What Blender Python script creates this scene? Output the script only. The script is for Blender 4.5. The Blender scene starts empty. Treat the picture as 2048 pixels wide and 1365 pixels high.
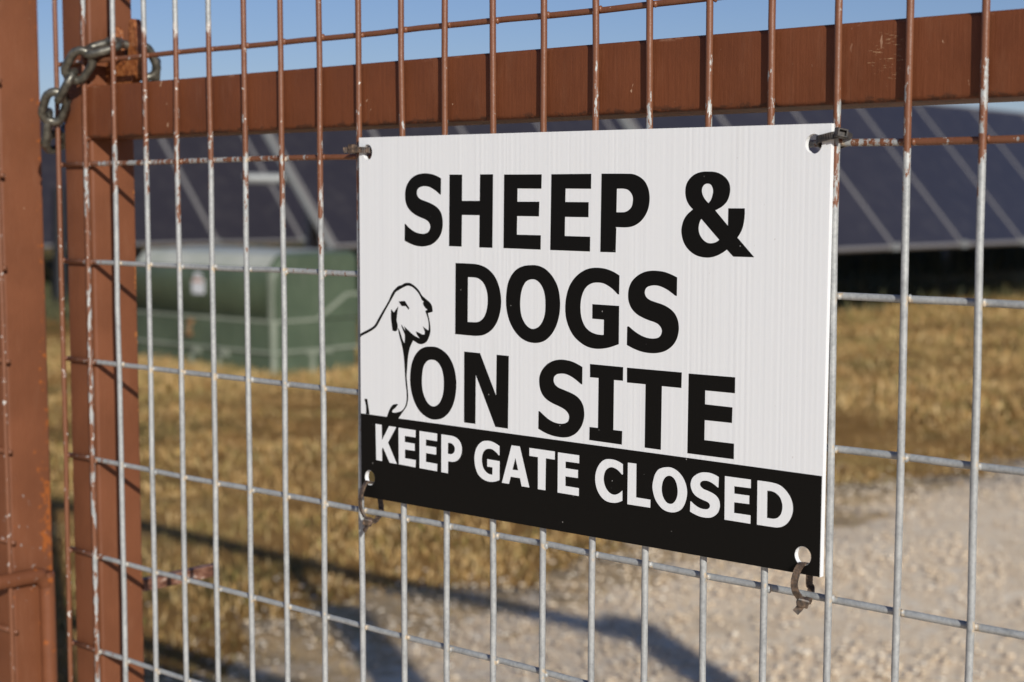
import bpy, math, random
import numpy as np
from mathutils import Vector, Matrix
from mathutils.geometry import tessellate_polygon

scene = bpy.context.scene
COL = scene.collection
random.seed(7)
rng = np.random.default_rng(11)
R = math.radians

# ------------------------------------------------------------------ camera
cam_data = bpy.data.cameras.new('camera')
cam = bpy.data.objects.new('camera', cam_data)
COL.objects.link(cam)
right = Vector((0.74745488, 0.66431146, 0.00122102))
down = Vector((0.05901546, -0.0645707, -0.99616655))
fwd = Vector((-0.66168601, 0.74466161, -0.08746833))
cm = Matrix((right, -down, -fwd)).transposed().to_4x4()
cm.translation = Vector((1.4470432, -0.92164092, 1.4))
cam.matrix_world = cm
cam_data.sensor_width = 36.0
cam_data.lens = 3156.756 / 2048 * 36.0
cam_data.clip_start = 0.02
cam_data.clip_end = 3000
cam_data.dof.use_dof = True
cam_data.dof.focus_distance = 1.14
cam_data.dof.aperture_fstop = 8.0
scene.camera = cam

# ------------------------------------------------------------------ light
LIGHT = Vector((-1.65, 1.0, -0.765)).normalized()      # the way the sunlight travels
SUN_ELEV = math.asin(-LIGHT.z)
SUN_AZ = math.atan2(-LIGHT.x, -LIGHT.y)
sd = bpy.data.lights.new('sun', 'SUN')
sd.energy = 4.55
sd.angle = R(0.53)
sd.color = (0.985, 0.96, 0.885)
sun = bpy.data.objects.new('sun', sd)
COL.objects.link(sun)
sun.rotation_euler = LIGHT.to_track_quat('-Z', 'Y').to_euler()
sun.location = (20, -14, 12)

world = bpy.data.worlds.new('World')
scene.world = world
world.use_nodes = True
wt = world.node_tree
wt.nodes.clear()
sky = wt.nodes.new('ShaderNodeTexSky')
sky.sky_type = 'NISHITA'
sky.sun_disc = False
sky.sun_elevation = SUN_ELEV
sky.sun_rotation = SUN_AZ
sky.air_density = 1.0
sky.dust_density = 0.25
sky.ozone_density = 6.5
bg = wt.nodes.new('ShaderNodeBackground')
bg.inputs['Strength'].default_value = 0.070
wo = wt.nodes.new('ShaderNodeOutputWorld')
tint = wt.nodes.new('ShaderNodeMix'); tint.data_type = 'RGBA'; tint.blend_type = 'MULTIPLY'
tint.inputs[0].default_value = 1.0
tint.inputs[7].default_value = (1.34, 1.07, 1.09, 1)      # hazy autumn afternoon, paler than the clear model sky
wt.links.new(sky.outputs[0], tint.inputs[6])
wt.links.new(tint.outputs[2], bg.inputs[0])
wt.links.new(bg.outputs[0], wo.inputs[0])
scene.view_settings.view_transform = 'Standard'
scene.view_settings.look = 'None'
scene.view_settings.exposure = 0.0
scene.view_settings.gamma = 1.0
scene.render.engine = 'CYCLES'
scene.render.resolution_x = 1024
scene.render.resolution_y = 682

# ------------------------------------------------------------------ helpers
class MB:
    """collects shapes and links them as one mesh object"""
    def __init__(self):
        self.v = []; self.f = []; self.m = []; self.s = []
    def add(self, verts, faces, mat=0, smooth=False):
        o = len(self.v)
        self.v += [tuple(p) for p in verts]
        for fc in faces:
            self.f.append(tuple(i + o for i in fc)); self.m.append(mat); self.s.append(smooth)
    def box(self, a, b, mat=0, bev=0.0):
        (x0, y0, z0), (x1, y1, z1) = a, b
        if bev <= 0:
            self.add([(x0,y0,z0),(x1,y0,z0),(x1,y1,z0),(x0,y1,z0),(x0,y0,z1),(x1,y0,z1),(x1,y1,z1),(x0,y1,z1)],
                     [(0,3,2,1),(4,5,6,7),(0,1,5,4),(1,2,6,5),(2,3,7,6),(3,0,4,7)], mat)
        else:
            self.prism(rrect(x0, x1, y0, y1, bev), z0, z1, mat)
    def prism(self, poly, z0, z1, mat=0, axis='z', smooth=True):
        n = len(poly)
        def P(p, h):
            return {'z': (p[0], p[1], h), 'x': (h, p[0], p[1]), 'y': (p[0], h, p[1])}[axis]
        o = [P(p, z0) for p in poly] + [P(p, z1) for p in poly]
        self.add(o, [(i, (i+1) % n, n+(i+1) % n, n+i) for i in range(n)], mat, smooth)
        self.add([P(p, z0) for p in poly], [tuple(range(n))[::-1]], mat)
        self.add([P(p, z1) for p in poly], [tuple(range(n))], mat)
    def tube(self, pts, r, sides=10, mat=0, closed=False, caps=True, rad=None):
        pts = [Vector(p) for p in pts]
        n = len(pts); verts = []; prev = None
        for i, p in enumerate(pts):
            a = pts[(i-1) % n] if (closed or i > 0) else p
            b = pts[(i+1) % n] if (closed or i < n-1) else p
            t = (b-a).normalized()
            if prev is None:
                u = t.orthogonal().normalized()
            else:
                u = (prev - t*prev.dot(t)).normalized()
            prev = u; w = t.cross(u)
            rr = rad[i] if rad else r
            for k in range(sides):
                an = 2*math.pi*k/sides
                verts.append(p + (u*math.cos(an) + w*math.sin(an))*rr)
        faces = []
        for i in range(n if closed else n-1):
            j = (i+1) % n
            for k in range(sides):
                faces.append((i*sides+k, i*sides+(k+1) % sides, j*sides+(k+1) % sides, j*sides+k))
        if not closed and caps:
            faces.append(tuple(range(sides))[::-1]); faces.append(tuple((n-1)*sides+k for k in range(sides)))
        self.add(verts, faces, mat, True)
    def ball(self, c, rx, ry, rz, mat=0, nu=8, nv=5):
        verts = [(c[0], c[1], c[2]-rz)]
        for j in range(1, nv):
            th = math.pi*j/nv
            for i in range(nu):
                ph = 2*math.pi*i/nu
                verts.append((c[0]+rx*math.sin(th)*math.cos(ph), c[1]+ry*math.sin(th)*math.sin(ph), c[2]-rz*math.cos(th)))
        verts.append((c[0], c[1], c[2]+rz)); f = []
        for i in range(nu):
            f.append((0, 1+(i+1) % nu, 1+i)); f.append((len(verts)-1, 1+(nv-2)*nu+i, 1+(nv-2)*nu+(i+1) % nu))
            for j in range(nv-2):
                f.append((1+j*nu+i, 1+j*nu+(i+1) % nu, 1+(j+1)*nu+(i+1) % nu, 1+(j+1)*nu+i))
        self.add(verts, f, mat, True)
    def ribbon(self, pts, wdir, width, thick, mat=0, ribs=0.0):
        """a flat strap swept along pts; wdir = direction across the strap at each point"""
        pts = [Vector(p) for p in pts]
        if not isinstance(wdir, list): wdir = [wdir]*len(pts)
        n = len(pts); verts = []
        for i, p in enumerate(pts):
            t = (pts[min(i+1, n-1)] - pts[max(i-1, 0)]).normalized()
            w = Vector(wdir[i]); w = (w - t*w.dot(t)).normalized()
            nn = t.cross(w)
            th = thick*(1 + (ribs if i % 2 else 0))
            for a, b in ((-1, -1), (1, -1), (1, 1), (-1, 1)):
                verts.append(p + w*(a*width/2) + nn*(b*th/2))
        faces = [(i*4+k, i*4+(k+1) % 4, (i+1)*4+(k+1) % 4, (i+1)*4+k) for i in range(n-1) for k in range(4)]
        faces += [(3, 2, 1, 0), tuple((n-1)*4+k for k in range(4))]
        self.add(verts, faces, mat)
    def build(self, name, mats, parent=None):
        me = bpy.data.meshes.new(name)
        me.from_pydata(self.v, [], self.f)
        if not isinstance(mats, (list, tuple)): mats = [mats]
        for m in mats: me.materials.append(m)
        me.polygons.foreach_set('material_index', self.m)
        me.polygons.foreach_set('use_smooth', self.s)
        me.validate(); me.update()
        o = bpy.data.objects.new(name, me)
        COL.objects.link(o)
        if parent: o.parent = parent
        return o

def rrect(x0, x1, y0, y1, r, n=4):
    o = []
    for cx, cy, a0 in ((x1-r, y1-r, 0), (x0+r, y1-r, 90), (x0+r, y0+r, 180), (x1-r, y0+r, 270)):
        for k in range(n+1):
            a = R(a0 + 90*k/n)
            o.append((cx + r*math.cos(a), cy + r*math.sin(a)))
    return o

def tag(o, label=None, cat=None, group=None, kind=None):
    if label: o['label'] = label
    if cat: o['category'] = cat
    if group: o['group'] = group
    if kind: o['kind'] = kind
    return o

def thing(name, label, cat, loc=(0, 0, 0), group=None):
    o = bpy.data.objects.new(name, None)
    COL.objects.link(o); o.location = loc
    o.empty_display_size = 0.05
    return tag(o, label, cat, group)

def spline(pts, cor, n=4):
    """closed Catmull-Rom through the points, kept sharp at corners"""
    N = len(pts); out = []
    for i in range(N):
        p1 = pts[i]; p2 = pts[(i+1) % N]
        p0 = pts[i-1] if not cor[i] else 2*p1-p2
        p3 = pts[(i+2) % N] if not cor[(i+1) % N] else 2*p2-p1
        out.append(p1)
        if cor[i] and cor[(i+1) % N]: continue
        d = lambda a, b: np.linalg.norm(b-a)**.5 + 1e-9
        t0 = 0.; t1 = t0+d(p0, p1); t2 = t1+d(p1, p2); t3 = t2+d(p2, p3)
        for k in range(1, n):
            t = t1+(t2-t1)*k/n
            A1 = (t1-t)/(t1-t0)*p0+(t-t0)/(t1-t0)*p1; A2 = (t2-t)/(t2-t1)*p1+(t-t1)/(t2-t1)*p2; A3 = (t3-t)/(t3-t2)*p2+(t-t2)/(t3-t2)*p3
            B1 = (t2-t)/(t2-t0)*A1+(t-t0)/(t2-t0)*A2; B2 = (t3-t)/(t3-t1)*A2+(t-t1)/(t3-t1)*A3
            out.append((t2-t)/(t2-t1)*B1+(t-t1)/(t2-t1)*B2)
    return out

def smooth_path(pts, n=6):
    """open Catmull-Rom through 3D points"""
    P = [Vector(p) for p in pts]; P = [2*P[0]-P[1]] + P + [2*P[-1]-P[-2]]
    o = []
    for i in range(1, len(P)-2):
        a, b, c, d = P[i-1:i+3]
        for k in range(n):
            t = k/n
            o.append(0.5*((2*b)+(c-a)*t+(2*a-5*b+4*c-d)*t*t+(3*b-a-3*c+d)*t**3))
    o.append(P[-2]); return o

# ------------------------------------------------------------------ materials
class NT:
    """small helper round one material's nodes"""
    def __init__(self, name):
        self.m = bpy.data.materials.new(name); self.m.use_nodes = True
        self.t = self.m.node_tree; self.n = self.t.nodes
        self.b = self.n['Principled BSDF']
        self.geo = self.n.new('ShaderNodeNewGeometry')
        self.pos = self.geo.outputs['Position']
    def link(self, a, b): self.t.links.new(a, b); return b
    def put(self, sock, val):
        if hasattr(val, 'is_output'): self.link(val, sock)
        else: sock.default_value = val
    def math(self, op, a, b=0.0, c=None, clamp=False):
        x = self.n.new('ShaderNodeMath'); x.operation = op; x.use_clamp = clamp
        self.put(x.inputs[0], a); self.put(x.inputs[1], b)
        if c is not None: self.put(x.inputs[2], c)
        return x.outputs[0]
    def xyz(self, v=None):
        x = self.n.new('ShaderNodeSeparateXYZ'); self.link(v or self.pos, x.inputs[0]); return x.outputs
    def scale(self, v, s):
        x = self.n.new('ShaderNodeVectorMath'); x.operation = 'MULTIPLY'
        self.link(v, x.inputs[0]); x.inputs[1].default_value = s; return x.outputs[0]
    def noise(self, scale=5, detail=4, rough=0.55, vec=None, col=False):
        x = self.n.new('ShaderNodeTexNoise'); x.inputs['Scale'].default_value = scale
        x.inputs['Detail'].default_value = detail; x.inputs['Roughness'].default_value = rough
        self.link(vec or self.pos, x.inputs['Vector']); return x.outputs[1 if col else 0]
    def ramp(self, f, stops, interp='LINEAR'):
        x = self.n.new('ShaderNodeValToRGB'); self.link(f, x.inputs[0]); x.color_ramp.interpolation = interp
        e = x.color_ramp.elements
        while len(e) < len(stops): e.new(0.5)
        for k, (p, c) in enumerate(stops):
            e[k].position = p; e[k].color = c if len(c) == 4 else (*c, 1)
        return x.outputs[0]
    def step(self, f, a, b):
        x = self.n.new('ShaderNodeMapRange'); x.interpolation_type = 'SMOOTHSTEP'
        self.put(x.inputs['Value'], f); x.inputs['From Min'].default_value = a; x.inputs['From Max'].default_value = b
        return x.outputs[0]
    def mix(self, f, a, b, mode='MIX'):
        x = self.n.new('ShaderNodeMix'); x.data_type = 'RGBA'; x.blend_type = mode
        self.put(x.inputs[0], f)
        for s, v in ((x.inputs[6], a), (x.inputs[7], b)):
            if isinstance(v, tuple) and len(v) == 3: v = (*v, 1)
            self.put(s, v)
        return x.outputs[2]
    def bump(self, h, strength=0.3, dist=0.001):
        x = self.n.new('ShaderNodeBump'); x.inputs['Strength'].default_value = strength
        x.inputs['Distance'].default_value = dist; self.link(h, x.inputs['Height'])
        self.link(x.outputs[0], self.b.inputs['Normal']); return x
    def base(self, v):
        if isinstance(v, tuple) and len(v) == 3: v = (*v, 1)
        self.put(self.b.inputs['Base Color'], v)
    def set(self, **k):
        for n_, v in k.items(): self.put(self.b.inputs[n_.replace('_', ' ')], v)

Z0 = 1.54068          # height of the wire at the top of the picture above the ground
BROWN = (0.160, 0.055, 0.0235)

def brown_paint(name, rust_edge=False, scratches=False, tint=BROWN, rail=False):
    n = NT(name)
    big = n.noise(14, 3)
    col = n.mix(n.step(big, 0.3, 0.7), tuple(c*0.90 for c in tint), tuple(c*1.12 for c in tint))
    # chalky bleached film of the old paint
    film = n.noise(60, 5, 0.6, n.scale(n.pos, (1, 1, 0.25)))
    col = n.mix(n.math('MULTIPLY', n.step(film, 0.52, 0.8), 0.22), col, (0.27, 0.125, 0.07))
    # chips and specks down to primer
    chips = n.noise(230, 2, 0.5)
    chipmask = n.math('MULTIPLY', n.step(chips, 0.755, 0.78), n.step(n.noise(9, 2), 0.48, 0.60))
    col = n.mix(chipmask, col, (0.46, 0.30, 0.20))
    x, y, z = n.xyz()
    if rust_edge:
        zr = n.math('ABSOLUTE', n.math('SUBTRACT', z, Z0-0.53))
        near = n.math('SUBTRACT', 1.0, n.step(zr, 0.02, 0.20))
        edge = n.step(y, 0.030, 0.056)
        ns = n.noise(95, 5, 0.65)
        amount = n.math('ADD', ns, n.math('ADD', n.math('MULTIPLY', near, 0.09), n.math('MULTIPLY', edge, 0.17)))
        col = n.mix(n.step(amount, 0.735, 0.79), col, (0.30, 0.085, 0.018))
        bare = n.math('ADD', n.noise(150, 4, 0.6, n.scale(n.pos, (1, 1, 1.7))), n.math('MULTIPLY', near, 0.13))
        col = n.mix(n.step(bare, 0.80, 0.83), col, (0.33, 0.31, 0.29))
    else:
        edge = n.step(y, 0.050, 0.0565)
        ns = n.noise(70, 5, 0.65)
        amount = n.math('ADD', ns, n.math('MULTIPLY', edge, 0.17))
        col = n.mix(n.step(amount, 0.73, 0.77), col, (0.36, 0.13, 0.035))
    if scratches:
        v = n.n.new('ShaderNodeMapping'); v.inputs['Rotation'].default_value = (0, R(18), 0)
        v.inputs['Scale'].default_value = (26, 1, 330); n.link(n.pos, v.inputs[0])
        sn = n.noise(4.0, 3, 0.6, v.outputs[0])
        dx = n.math('MULTIPLY', n.math('SUBTRACT', x, 0.948), 1/0.018)
        dz = n.math('MULTIPLY', n.math('SUBTRACT', z, Z0-0.047), 1/0.023)
        rad = n.math('ADD', n.math('MULTIPLY', dx, dx), n.math('MULTIPLY', dz, dz))
        box = n.math('SUBTRACT', 1.0, n.step(rad, 0.2, 1.3))
        sm = n.step(n.math('ADD', sn, n.math('MULTIPLY', box, 0.11)), 0.715, 0.78)
        col = n.mix(n.math('MULTIPLY', sm, box), col, (0.52, 0.34, 0.19))
    if rail:
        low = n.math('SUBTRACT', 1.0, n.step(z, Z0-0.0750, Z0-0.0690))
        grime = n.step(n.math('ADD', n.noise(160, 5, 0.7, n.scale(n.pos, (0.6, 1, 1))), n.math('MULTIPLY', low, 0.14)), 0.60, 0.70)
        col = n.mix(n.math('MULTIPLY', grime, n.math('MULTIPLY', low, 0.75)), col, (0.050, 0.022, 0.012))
        rimz = n.math('MULTIPLY', n.step(z, Z0-0.0272, Z0-0.0245), n.step(n.noise(120, 4, 0.7, n.scale(n.pos, (0.5, 1, 1))), 0.58, 0.66))
        col = n.mix(n.math('MULTIPLY', rimz, 0.6), col, (0.30, 0.16, 0.10))
        drip = n.step(n.noise(150, 2, 0.5, n.scale(n.pos, (1, 1, 0.5))), 0.725, 0.745)
        col = n.mix(n.math('MULTIPLY', drip, n.step(n.noise(7, 1), 0.5, 0.6)), col, (0.40, 0.24, 0.15))
    n.base(col)
    brush = n.noise(420, 3, 0.6, n.scale(n.pos, (1, 1, 0.06)))
    lump = n.noise(160, 4)
    n.bump(n.math('ADD', n.math('MULTIPLY', brush, 0.9), n.math('MULTIPLY', lump, 0.9)), 0.45, 0.0008)
    n.set(Roughness=n.math('ADD', 0.42, n.math('MULTIPLY', big, 0.25)))
    n.b.inputs['Specular IOR Level'].default_value = 0.3
    return n.m

def wire_metal(name, near_stile_x=0.0, sign=1):
    """galvanised rod with brown paint carried over from the painted frame"""
    n = NT(name)
    x, y, z = n.xyz()
    sp = n.math('ADD', n.math('MULTIPLY', n.noise(240, 4, 0.65, n.scale(n.pos, (1.0, 1.0, 0.45))), 0.5), n.math('MULTIPLY', n.noise(420, 3, 0.6), 0.5))
    col = n.ramp(n.math('ADD', n.math('MULTIPLY', sp, 0.62), n.math('MULTIPLY', n.noise(36, 4, 0.65), 0.38)),
                 [(0.34, (0.22, 0.225, 0.225)), (0.5, (0.355, 0.36, 0.355)), (0.66, (0.48, 0.48, 0.46))])
    fleck = n.step(n.noise(230, 2), 0.745, 0.765)
    col = n.mix(n.math('MULTIPLY', fleck, n.step(n.noise(6, 1), 0.47, 0.56)), col, (0.16, 0.06, 0.035))
    # tan flux at the welds, just beside each crossing
    fx = n.math('FRACT', n.math('ADD', n.math('MULTIPLY', x, 1/0.0508), 10.0))
    fz = n.math('FRACT', n.math('ADD', n.math('MULTIPLY', n.math('SUBTRACT', z, Z0-0.1016*30), 1/0.1016), 0.5))
    wz = n.math('SUBTRACT', 1.0, n.step(n.math('ABSOLUTE', n.math('SUBTRACT', fz, 0.5)), 0.025, 0.05))
    wx = n.math('MULTIPLY', n.step(fx, 0.03, 0.05), n.math('SUBTRACT', 1.0, n.step(fx, 0.085, 0.12)))
    wn = n.step(n.noise(260, 3), 0.44, 0.62)
    col = n.mix(n.math('MULTIPLY', n.math('MULTIPLY', wz, wx), n.math('MULTIPLY', wn, 0.75)), col, (0.55, 0.42, 0.27))
    # brown paint: heights round the rail
    rag = n.noise(120, 6, 0.65, n.scale(n.pos, (1.6, 1.6, 0.45)))
    slow = n.noise(11, 2, 0.5, n.scale(n.pos, (1.0, 1.0, 0.15)))
    lowx = n.step(x, 0.20, 0.44)
    highx = n.step(x, 0.55, 1.0)
    lim = n.math('ADD', Z0-0.103, n.math('MULTIPLY', highx, -0.002))
    lim = n.math('SUBTRACT', lim, n.math('MULTIPLY', n.math('MULTIPLY', lowx, n.math('SUBTRACT', 1.0, highx)), 0.05))
    over = n.math('SUBTRACT', z, lim)
    a = n.math('ADD', n.math('MULTIPLY', over, 9.0), n.math('MULTIPLY', n.math('SUBTRACT', rag, 0.5), 4.2))
    a = n.math('ADD', a, n.math('MULTIPLY', n.math('SUBTRACT', slow, 0.5), 2.2))
    hm = n.math('SUBTRACT', 1.0, n.step(n.math('ABSOLUTE', n.math('SUBTRACT', z, Z0-0.1021)), 0.0030, 0.0045))
    a = n.math('ADD', a, n.math('MULTIPLY', hm, n.math('MULTIPLY', n.step(x, 0.940, 0.972), 0.75)))
    topl = n.math('ADD', Z0+0.020, n.math('MULTIPLY', n.step(x, 0.26, 0.40), 0.6))
    topm = n.math('SUBTRACT', 1.0, n.step(n.math('ADD', n.math('SUBTRACT', z, topl), n.math('MULTIPLY', n.math('SUBTRACT', rag, 0.5), 0.05)), -0.006, 0.010))
    rail = n.math('MULTIPLY', n.step(a, 0.03, 0.16), topm)
    # brown paint: along the stile
    xs = n.math('MULTIPLY', n.math('SUBTRACT', x, near_stile_x), sign)
    b_ = n.math('ADD', n.math('MULTIPLY', n.math('SUBTRACT', 0.060, xs), 22.0), n.math('MULTIPLY', n.math('SUBTRACT', rag, 0.5), 4.2))
    stile = n.step(b_, 0.0, 0.15)
    paint = n.math('MAXIMUM', rail, stile)
    pc = n.mix(n.noise(90, 3), (0.145, 0.052, 0.023), (0.20, 0.078, 0.038))
    chip = n.step(n.math('SUBTRACT', n.noise(180, 3, 0.6), n.math('MULTIPLY', n.step(x, 0.10, 0.7), 0.12)), 0.635, 0.66)
    pc = n.mix(chip, pc, (0.56, 0.53, 0.49))
    edge = n.math('MULTIPLY', n.math('SUBTRACT', 1.0, n.math('ABSOLUTE', n.math('SUBTRACT', n.math('MULTIPLY', paint, 2.0), 1.0))), 0.8)
    col = n.mix(paint, col, pc)
    col = n.mix(edge, col, (0.62, 0.59, 0.54))
    n.base(col)
    n.set(Metallic=n.math('MULTIPLY', n.math('SUBTRACT', 1.0, paint), 0.18),
          Roughness=n.math('SUBTRACT', 0.52, n.math('MULTIPLY', paint, 0.12)))
    n.bump(n.math('ADD', n.math('MULTIPLY', n.noise(260, 4, 0.65), 0.6), n.math('MULTIPLY', paint, n.math('ADD', 0.5, n.math('MULTIPLY', rag, 1.5)))), 0.45, 0.0006)
    return n.m

M = {}
M['brown'] = brown_paint('brown gate paint')
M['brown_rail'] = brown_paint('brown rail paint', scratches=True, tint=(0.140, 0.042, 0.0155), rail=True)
M['brown_rusty'] = brown_paint('brown rusty gate paint', rust_edge=True)
M['wire'] = wire_metal('galvanised wire')
M['wire_left'] = wire_metal('galvanised wire of the other leaf', -0.1155, -1)

def lug_mat():
    n = NT('rusty torch cut steel')
    f = n.noise(120, 5, 0.65)
    n.base(n.ramp(f, [(0.30, (0.085, 0.026, 0.010)), (0.5, (0.24, 0.075, 0.022)), (0.68, (0.42, 0.17, 0.06))]))
    n.set(Roughness=0.27)
    n.bump(n.noise(170, 5, 0.7, n.scale(n.pos, (1, 1, 0.5))), 0.9, 0.002)
    return n.m
M['lug'] = lug_mat()

def bar_mat():
    n = NT('flaking bar paint')
    f = n.noise(190, 4, 0.65, n.scale(n.pos, (1, 0.5, 1.2)))
    c = n.ramp(f, [(0.38, (0.075, 0.028, 0.015)), (0.50, (0.17, 0.070, 0.040)), (0.60, (0.27, 0.15, 0.105)), (0.70, (0.52, 0.43, 0.37))])
    n.base(c); n.set(Roughness=0.6); n.bump(f, 0.5, 0.001)
    return n.m
M['bar'] = bar_mat()

def chain_mat():
    n = NT('weathered chain steel')
    f = n.noise(130, 4, 0.6)
    n.base(n.ramp(f, [(0.3, (0.075, 0.07, 0.058)), (0.55, (0.16, 0.15, 0.125)), (0.75, (0.27, 0.245, 0.20))]))
    n.set(Metallic=0.75, Roughness=n.math('ADD', 0.30, n.math('MULTIPLY', f, 0.25)))
    n.bump(n.noise(240, 4), 0.25, 0.0006)
    return n.m
M['chain'] = chain_mat()

def sign_white():
    n = NT('white fluted plastic')
    x, y, z = n.xyz()
    st = n.n.new('ShaderNodeCombineXYZ'); n.link(x, st.inputs[0])
    fl = n.noise(330, 2, 0.5, st.outputs[0])
    fl2 = n.noise(95, 2, 0.5, st.outputs[0])
    f = n.math('ADD', n.math('MULTIPLY', fl, 0.6), n.math('MULTIPLY', fl2, 0.4))
    c = n.ramp(f, [(0.35, (0.755, 0.755, 0.762)), (0.65, (0.80, 0.80, 0.80))])
    dirt = n.step(n.noise(40, 5, 0.7), 0.66, 0.85)
    c = n.mix(n.math('MULTIPLY', dirt, 0.12), c, (0.62, 0.58, 0.52))
    run = n.noise(34, 4, 0.6, n.scale(n.pos, (1, 1, 0.10)))
    c = n.mix(n.math('MULTIPLY', n.step(run, 0.56, 0.80), 0.10), c, (0.60, 0.56, 0.50))
    rub = n.step(n.noise(420, 2, 0.5, n.scale(n.pos, (1, 1, 0.6))), 0.76, 0.78)
    c = n.mix(n.math('MULTIPLY', rub, 0.35), c, (0.42, 0.36, 0.30))
    n.base(c)
    w = n.math('SINE', n.math('MULTIPLY', x, 2*math.pi/0.0046))
    n.bump(n.math('ADD', n.math('MULTIPLY', w, 0.12), n.math('MULTIPLY', f, 2.0)), 0.14, 0.0009)
    n.set(Roughness=0.42)
    return n.m
M['sign_white'] = sign_white()

def sign_ink(name, c0, rough):
    n = NT(name)
    x, y, z = n.xyz()
    st = n.n.new('ShaderNodeCombineXYZ'); n.link(x, st.inputs[0])
    fl = n.noise(330, 2, 0.5, st.outputs[0])
    sp = n.step(n.noise(300, 1), 0.805, 0.82)
    c = n.mix(fl, tuple(v*0.94 for v in c0), tuple(v*1.06 for v in c0))
    if c0[0] < 0.1: c = n.mix(n.math('MULTIPLY', sp, 0.6), c, (0.45, 0.43, 0.40))
    n.base(c); n.set(Roughness=rough)
    n.b.inputs['Specular IOR Level'].default_value = 0.15
    n.bump(fl, 0.10, 0.0009)
    return n.m
M['ink'] = sign_ink('black sign ink', (0.0055, 0.0048, 0.0040), 0.5)
M['ink_white'] = sign_ink('white sign ink', (0.78, 0.78, 0.785), 0.42)

def tie_mat():
    n = NT('sun faded cable tie plastic')
    f = n.noise(300, 4, 0.6)
    n.base(n.ramp(f, [(0.34, (0.028, 0.020, 0.016)), (0.52, (0.085, 0.056, 0.038)), (0.72, (0.20, 0.13, 0.085))]))
    n.set(Roughness=0.5); n.bump(n.noise(500, 3), 0.2, 0.0004)
    return n.m
M['tie'] = tie_mat()

def tie_black():
    n = NT('black cable tie plastic')
    f = n.noise(300, 4, 0.6)
    n.base(n.ramp(f, [(0.35, (0.012, 0.011, 0.010)), (0.7, (0.07, 0.055, 0.045))]))
    n.set(Roughness=0.4)
    return n.m
M['tie_black'] = tie_black()

def box_green(name, c0, c1):
    n = NT(name)
    f = n.noise(3.2, 5, 0.6)
    c = n.mix(n.step(f, 0.3, 0.7), c0, c1)
    streak = n.noise(26, 4, 0.6, n.scale(n.pos, (1, 1, 0.10)))
    c = n.mix(n.math('MULTIPLY', n.step(streak, 0.55, 0.75), 0.30), c, (0.21, 0.22, 0.17))
    n.base(c); n.set(Roughness=0.42)
    n.bump(n.noise(30, 3), 0.05, 0.004)
    return n.m
M['green'] = box_green('transformer green paint', (0.062, 0.085, 0.053), (0.086, 0.114, 0.071))
M['green_pale'] = box_green('bleached transformer edge', (0.20, 0.225, 0.17), (0.28, 0.30, 0.235))

def flat(name, c, rough=0.5, metal=0.0, var=0.12, sc=20):
    n = NT(name)
    f = n.noise(sc, 4)
    n.base(n.mix(f, tuple(v*(1-var) for v in c), tuple(v*(1+var) for v in c)))
    n.set(Roughness=rough, Metallic=metal)
    return n.m
M['lid_pale'] = box_green('lid paint with painted light', (0.36, 0.37, 0.31), (0.46, 0.46, 0.40))  # green lightened to paint in the light falling on the lid
M['label_white'] = flat('label white', (0.62, 0.62, 0.63), 0.5)
M['label_orange'] = flat('label orange', (0.50, 0.20, 0.07), 0.5)
M['brass'] = flat('brass lock', (0.34, 0.20, 0.10), 0.4, 0.5)
M['frame'] = flat('module frame', (0.215, 0.20, 0.195), 0.55, 0.1)
M['steel'] = flat('galvanised support', (0.27, 0.275, 0.27), 0.5, 0.2)
M['black_plastic'] = flat('black corrugated plastic', (0.014, 0.014, 0.016), 0.45)

def panel_glass():
    n = NT('solar glass')
    oi = n.n.new('ShaderNodeObjectInfo')
    f = n.noise(0.7, 3)
    c = n.mix(f, (0.026, 0.0225, 0.027), (0.038, 0.033, 0.038))
    c = n.mix(n.math('MULTIPLY', oi.outputs['Random'], 0.35), c, (0.020, 0.020, 0.031))
    dust = n.noise(5, 5, 0.6)
    c = n.mix(n.math('MULTIPLY', n.step(dust, 0.45, 0.8), 0.10), c, (0.20, 0.18, 0.16))
    n.base(c); n.set(Roughness=0.30)
    n.b.inputs['Specular IOR Level'].default_value = 0.35
    return n.m
M['glass'] = panel_glass()

def soil_mat():
    n = NT('dry grass ground')
    a = n.noise(0.55, 4, 0.6); b = n.noise(5.0, 5, 0.6); c_ = n.noise(38, 4, 0.65)
    f = n.math('ADD', n.math('MULTIPLY', a, 0.42), n.math('ADD', n.math('MULTIPLY', b, 0.33), n.math('MULTIPLY', c_, 0.25)))
    c = n.ramp(f, [(0.36, (0.110, 0.070, 0.020)), (0.44, (0.235, 0.125, 0.036)), (0.52, (0.35, 0.190, 0.060)), (0.60, (0.44, 0.265, 0.100)), (0.68, (0.47, 0.32, 0.15))])
    g = n.math('MULTIPLY', n.step(n.noise(1.3, 3), 0.48, 0.64), 0.55)
    c = n.mix(g, c, (0.135, 0.125, 0.040))
    n.base(c); n.set(Roughness=0.95)
    n.b.inputs['Specular IOR Level'].default_value = 0.1
    n.bump(n.math('ADD', n.noise(22, 6, 0.7), n.noise(90, 3)), 0.9, 0.03)
    return n.m
M['soil'] = soil_mat()

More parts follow.
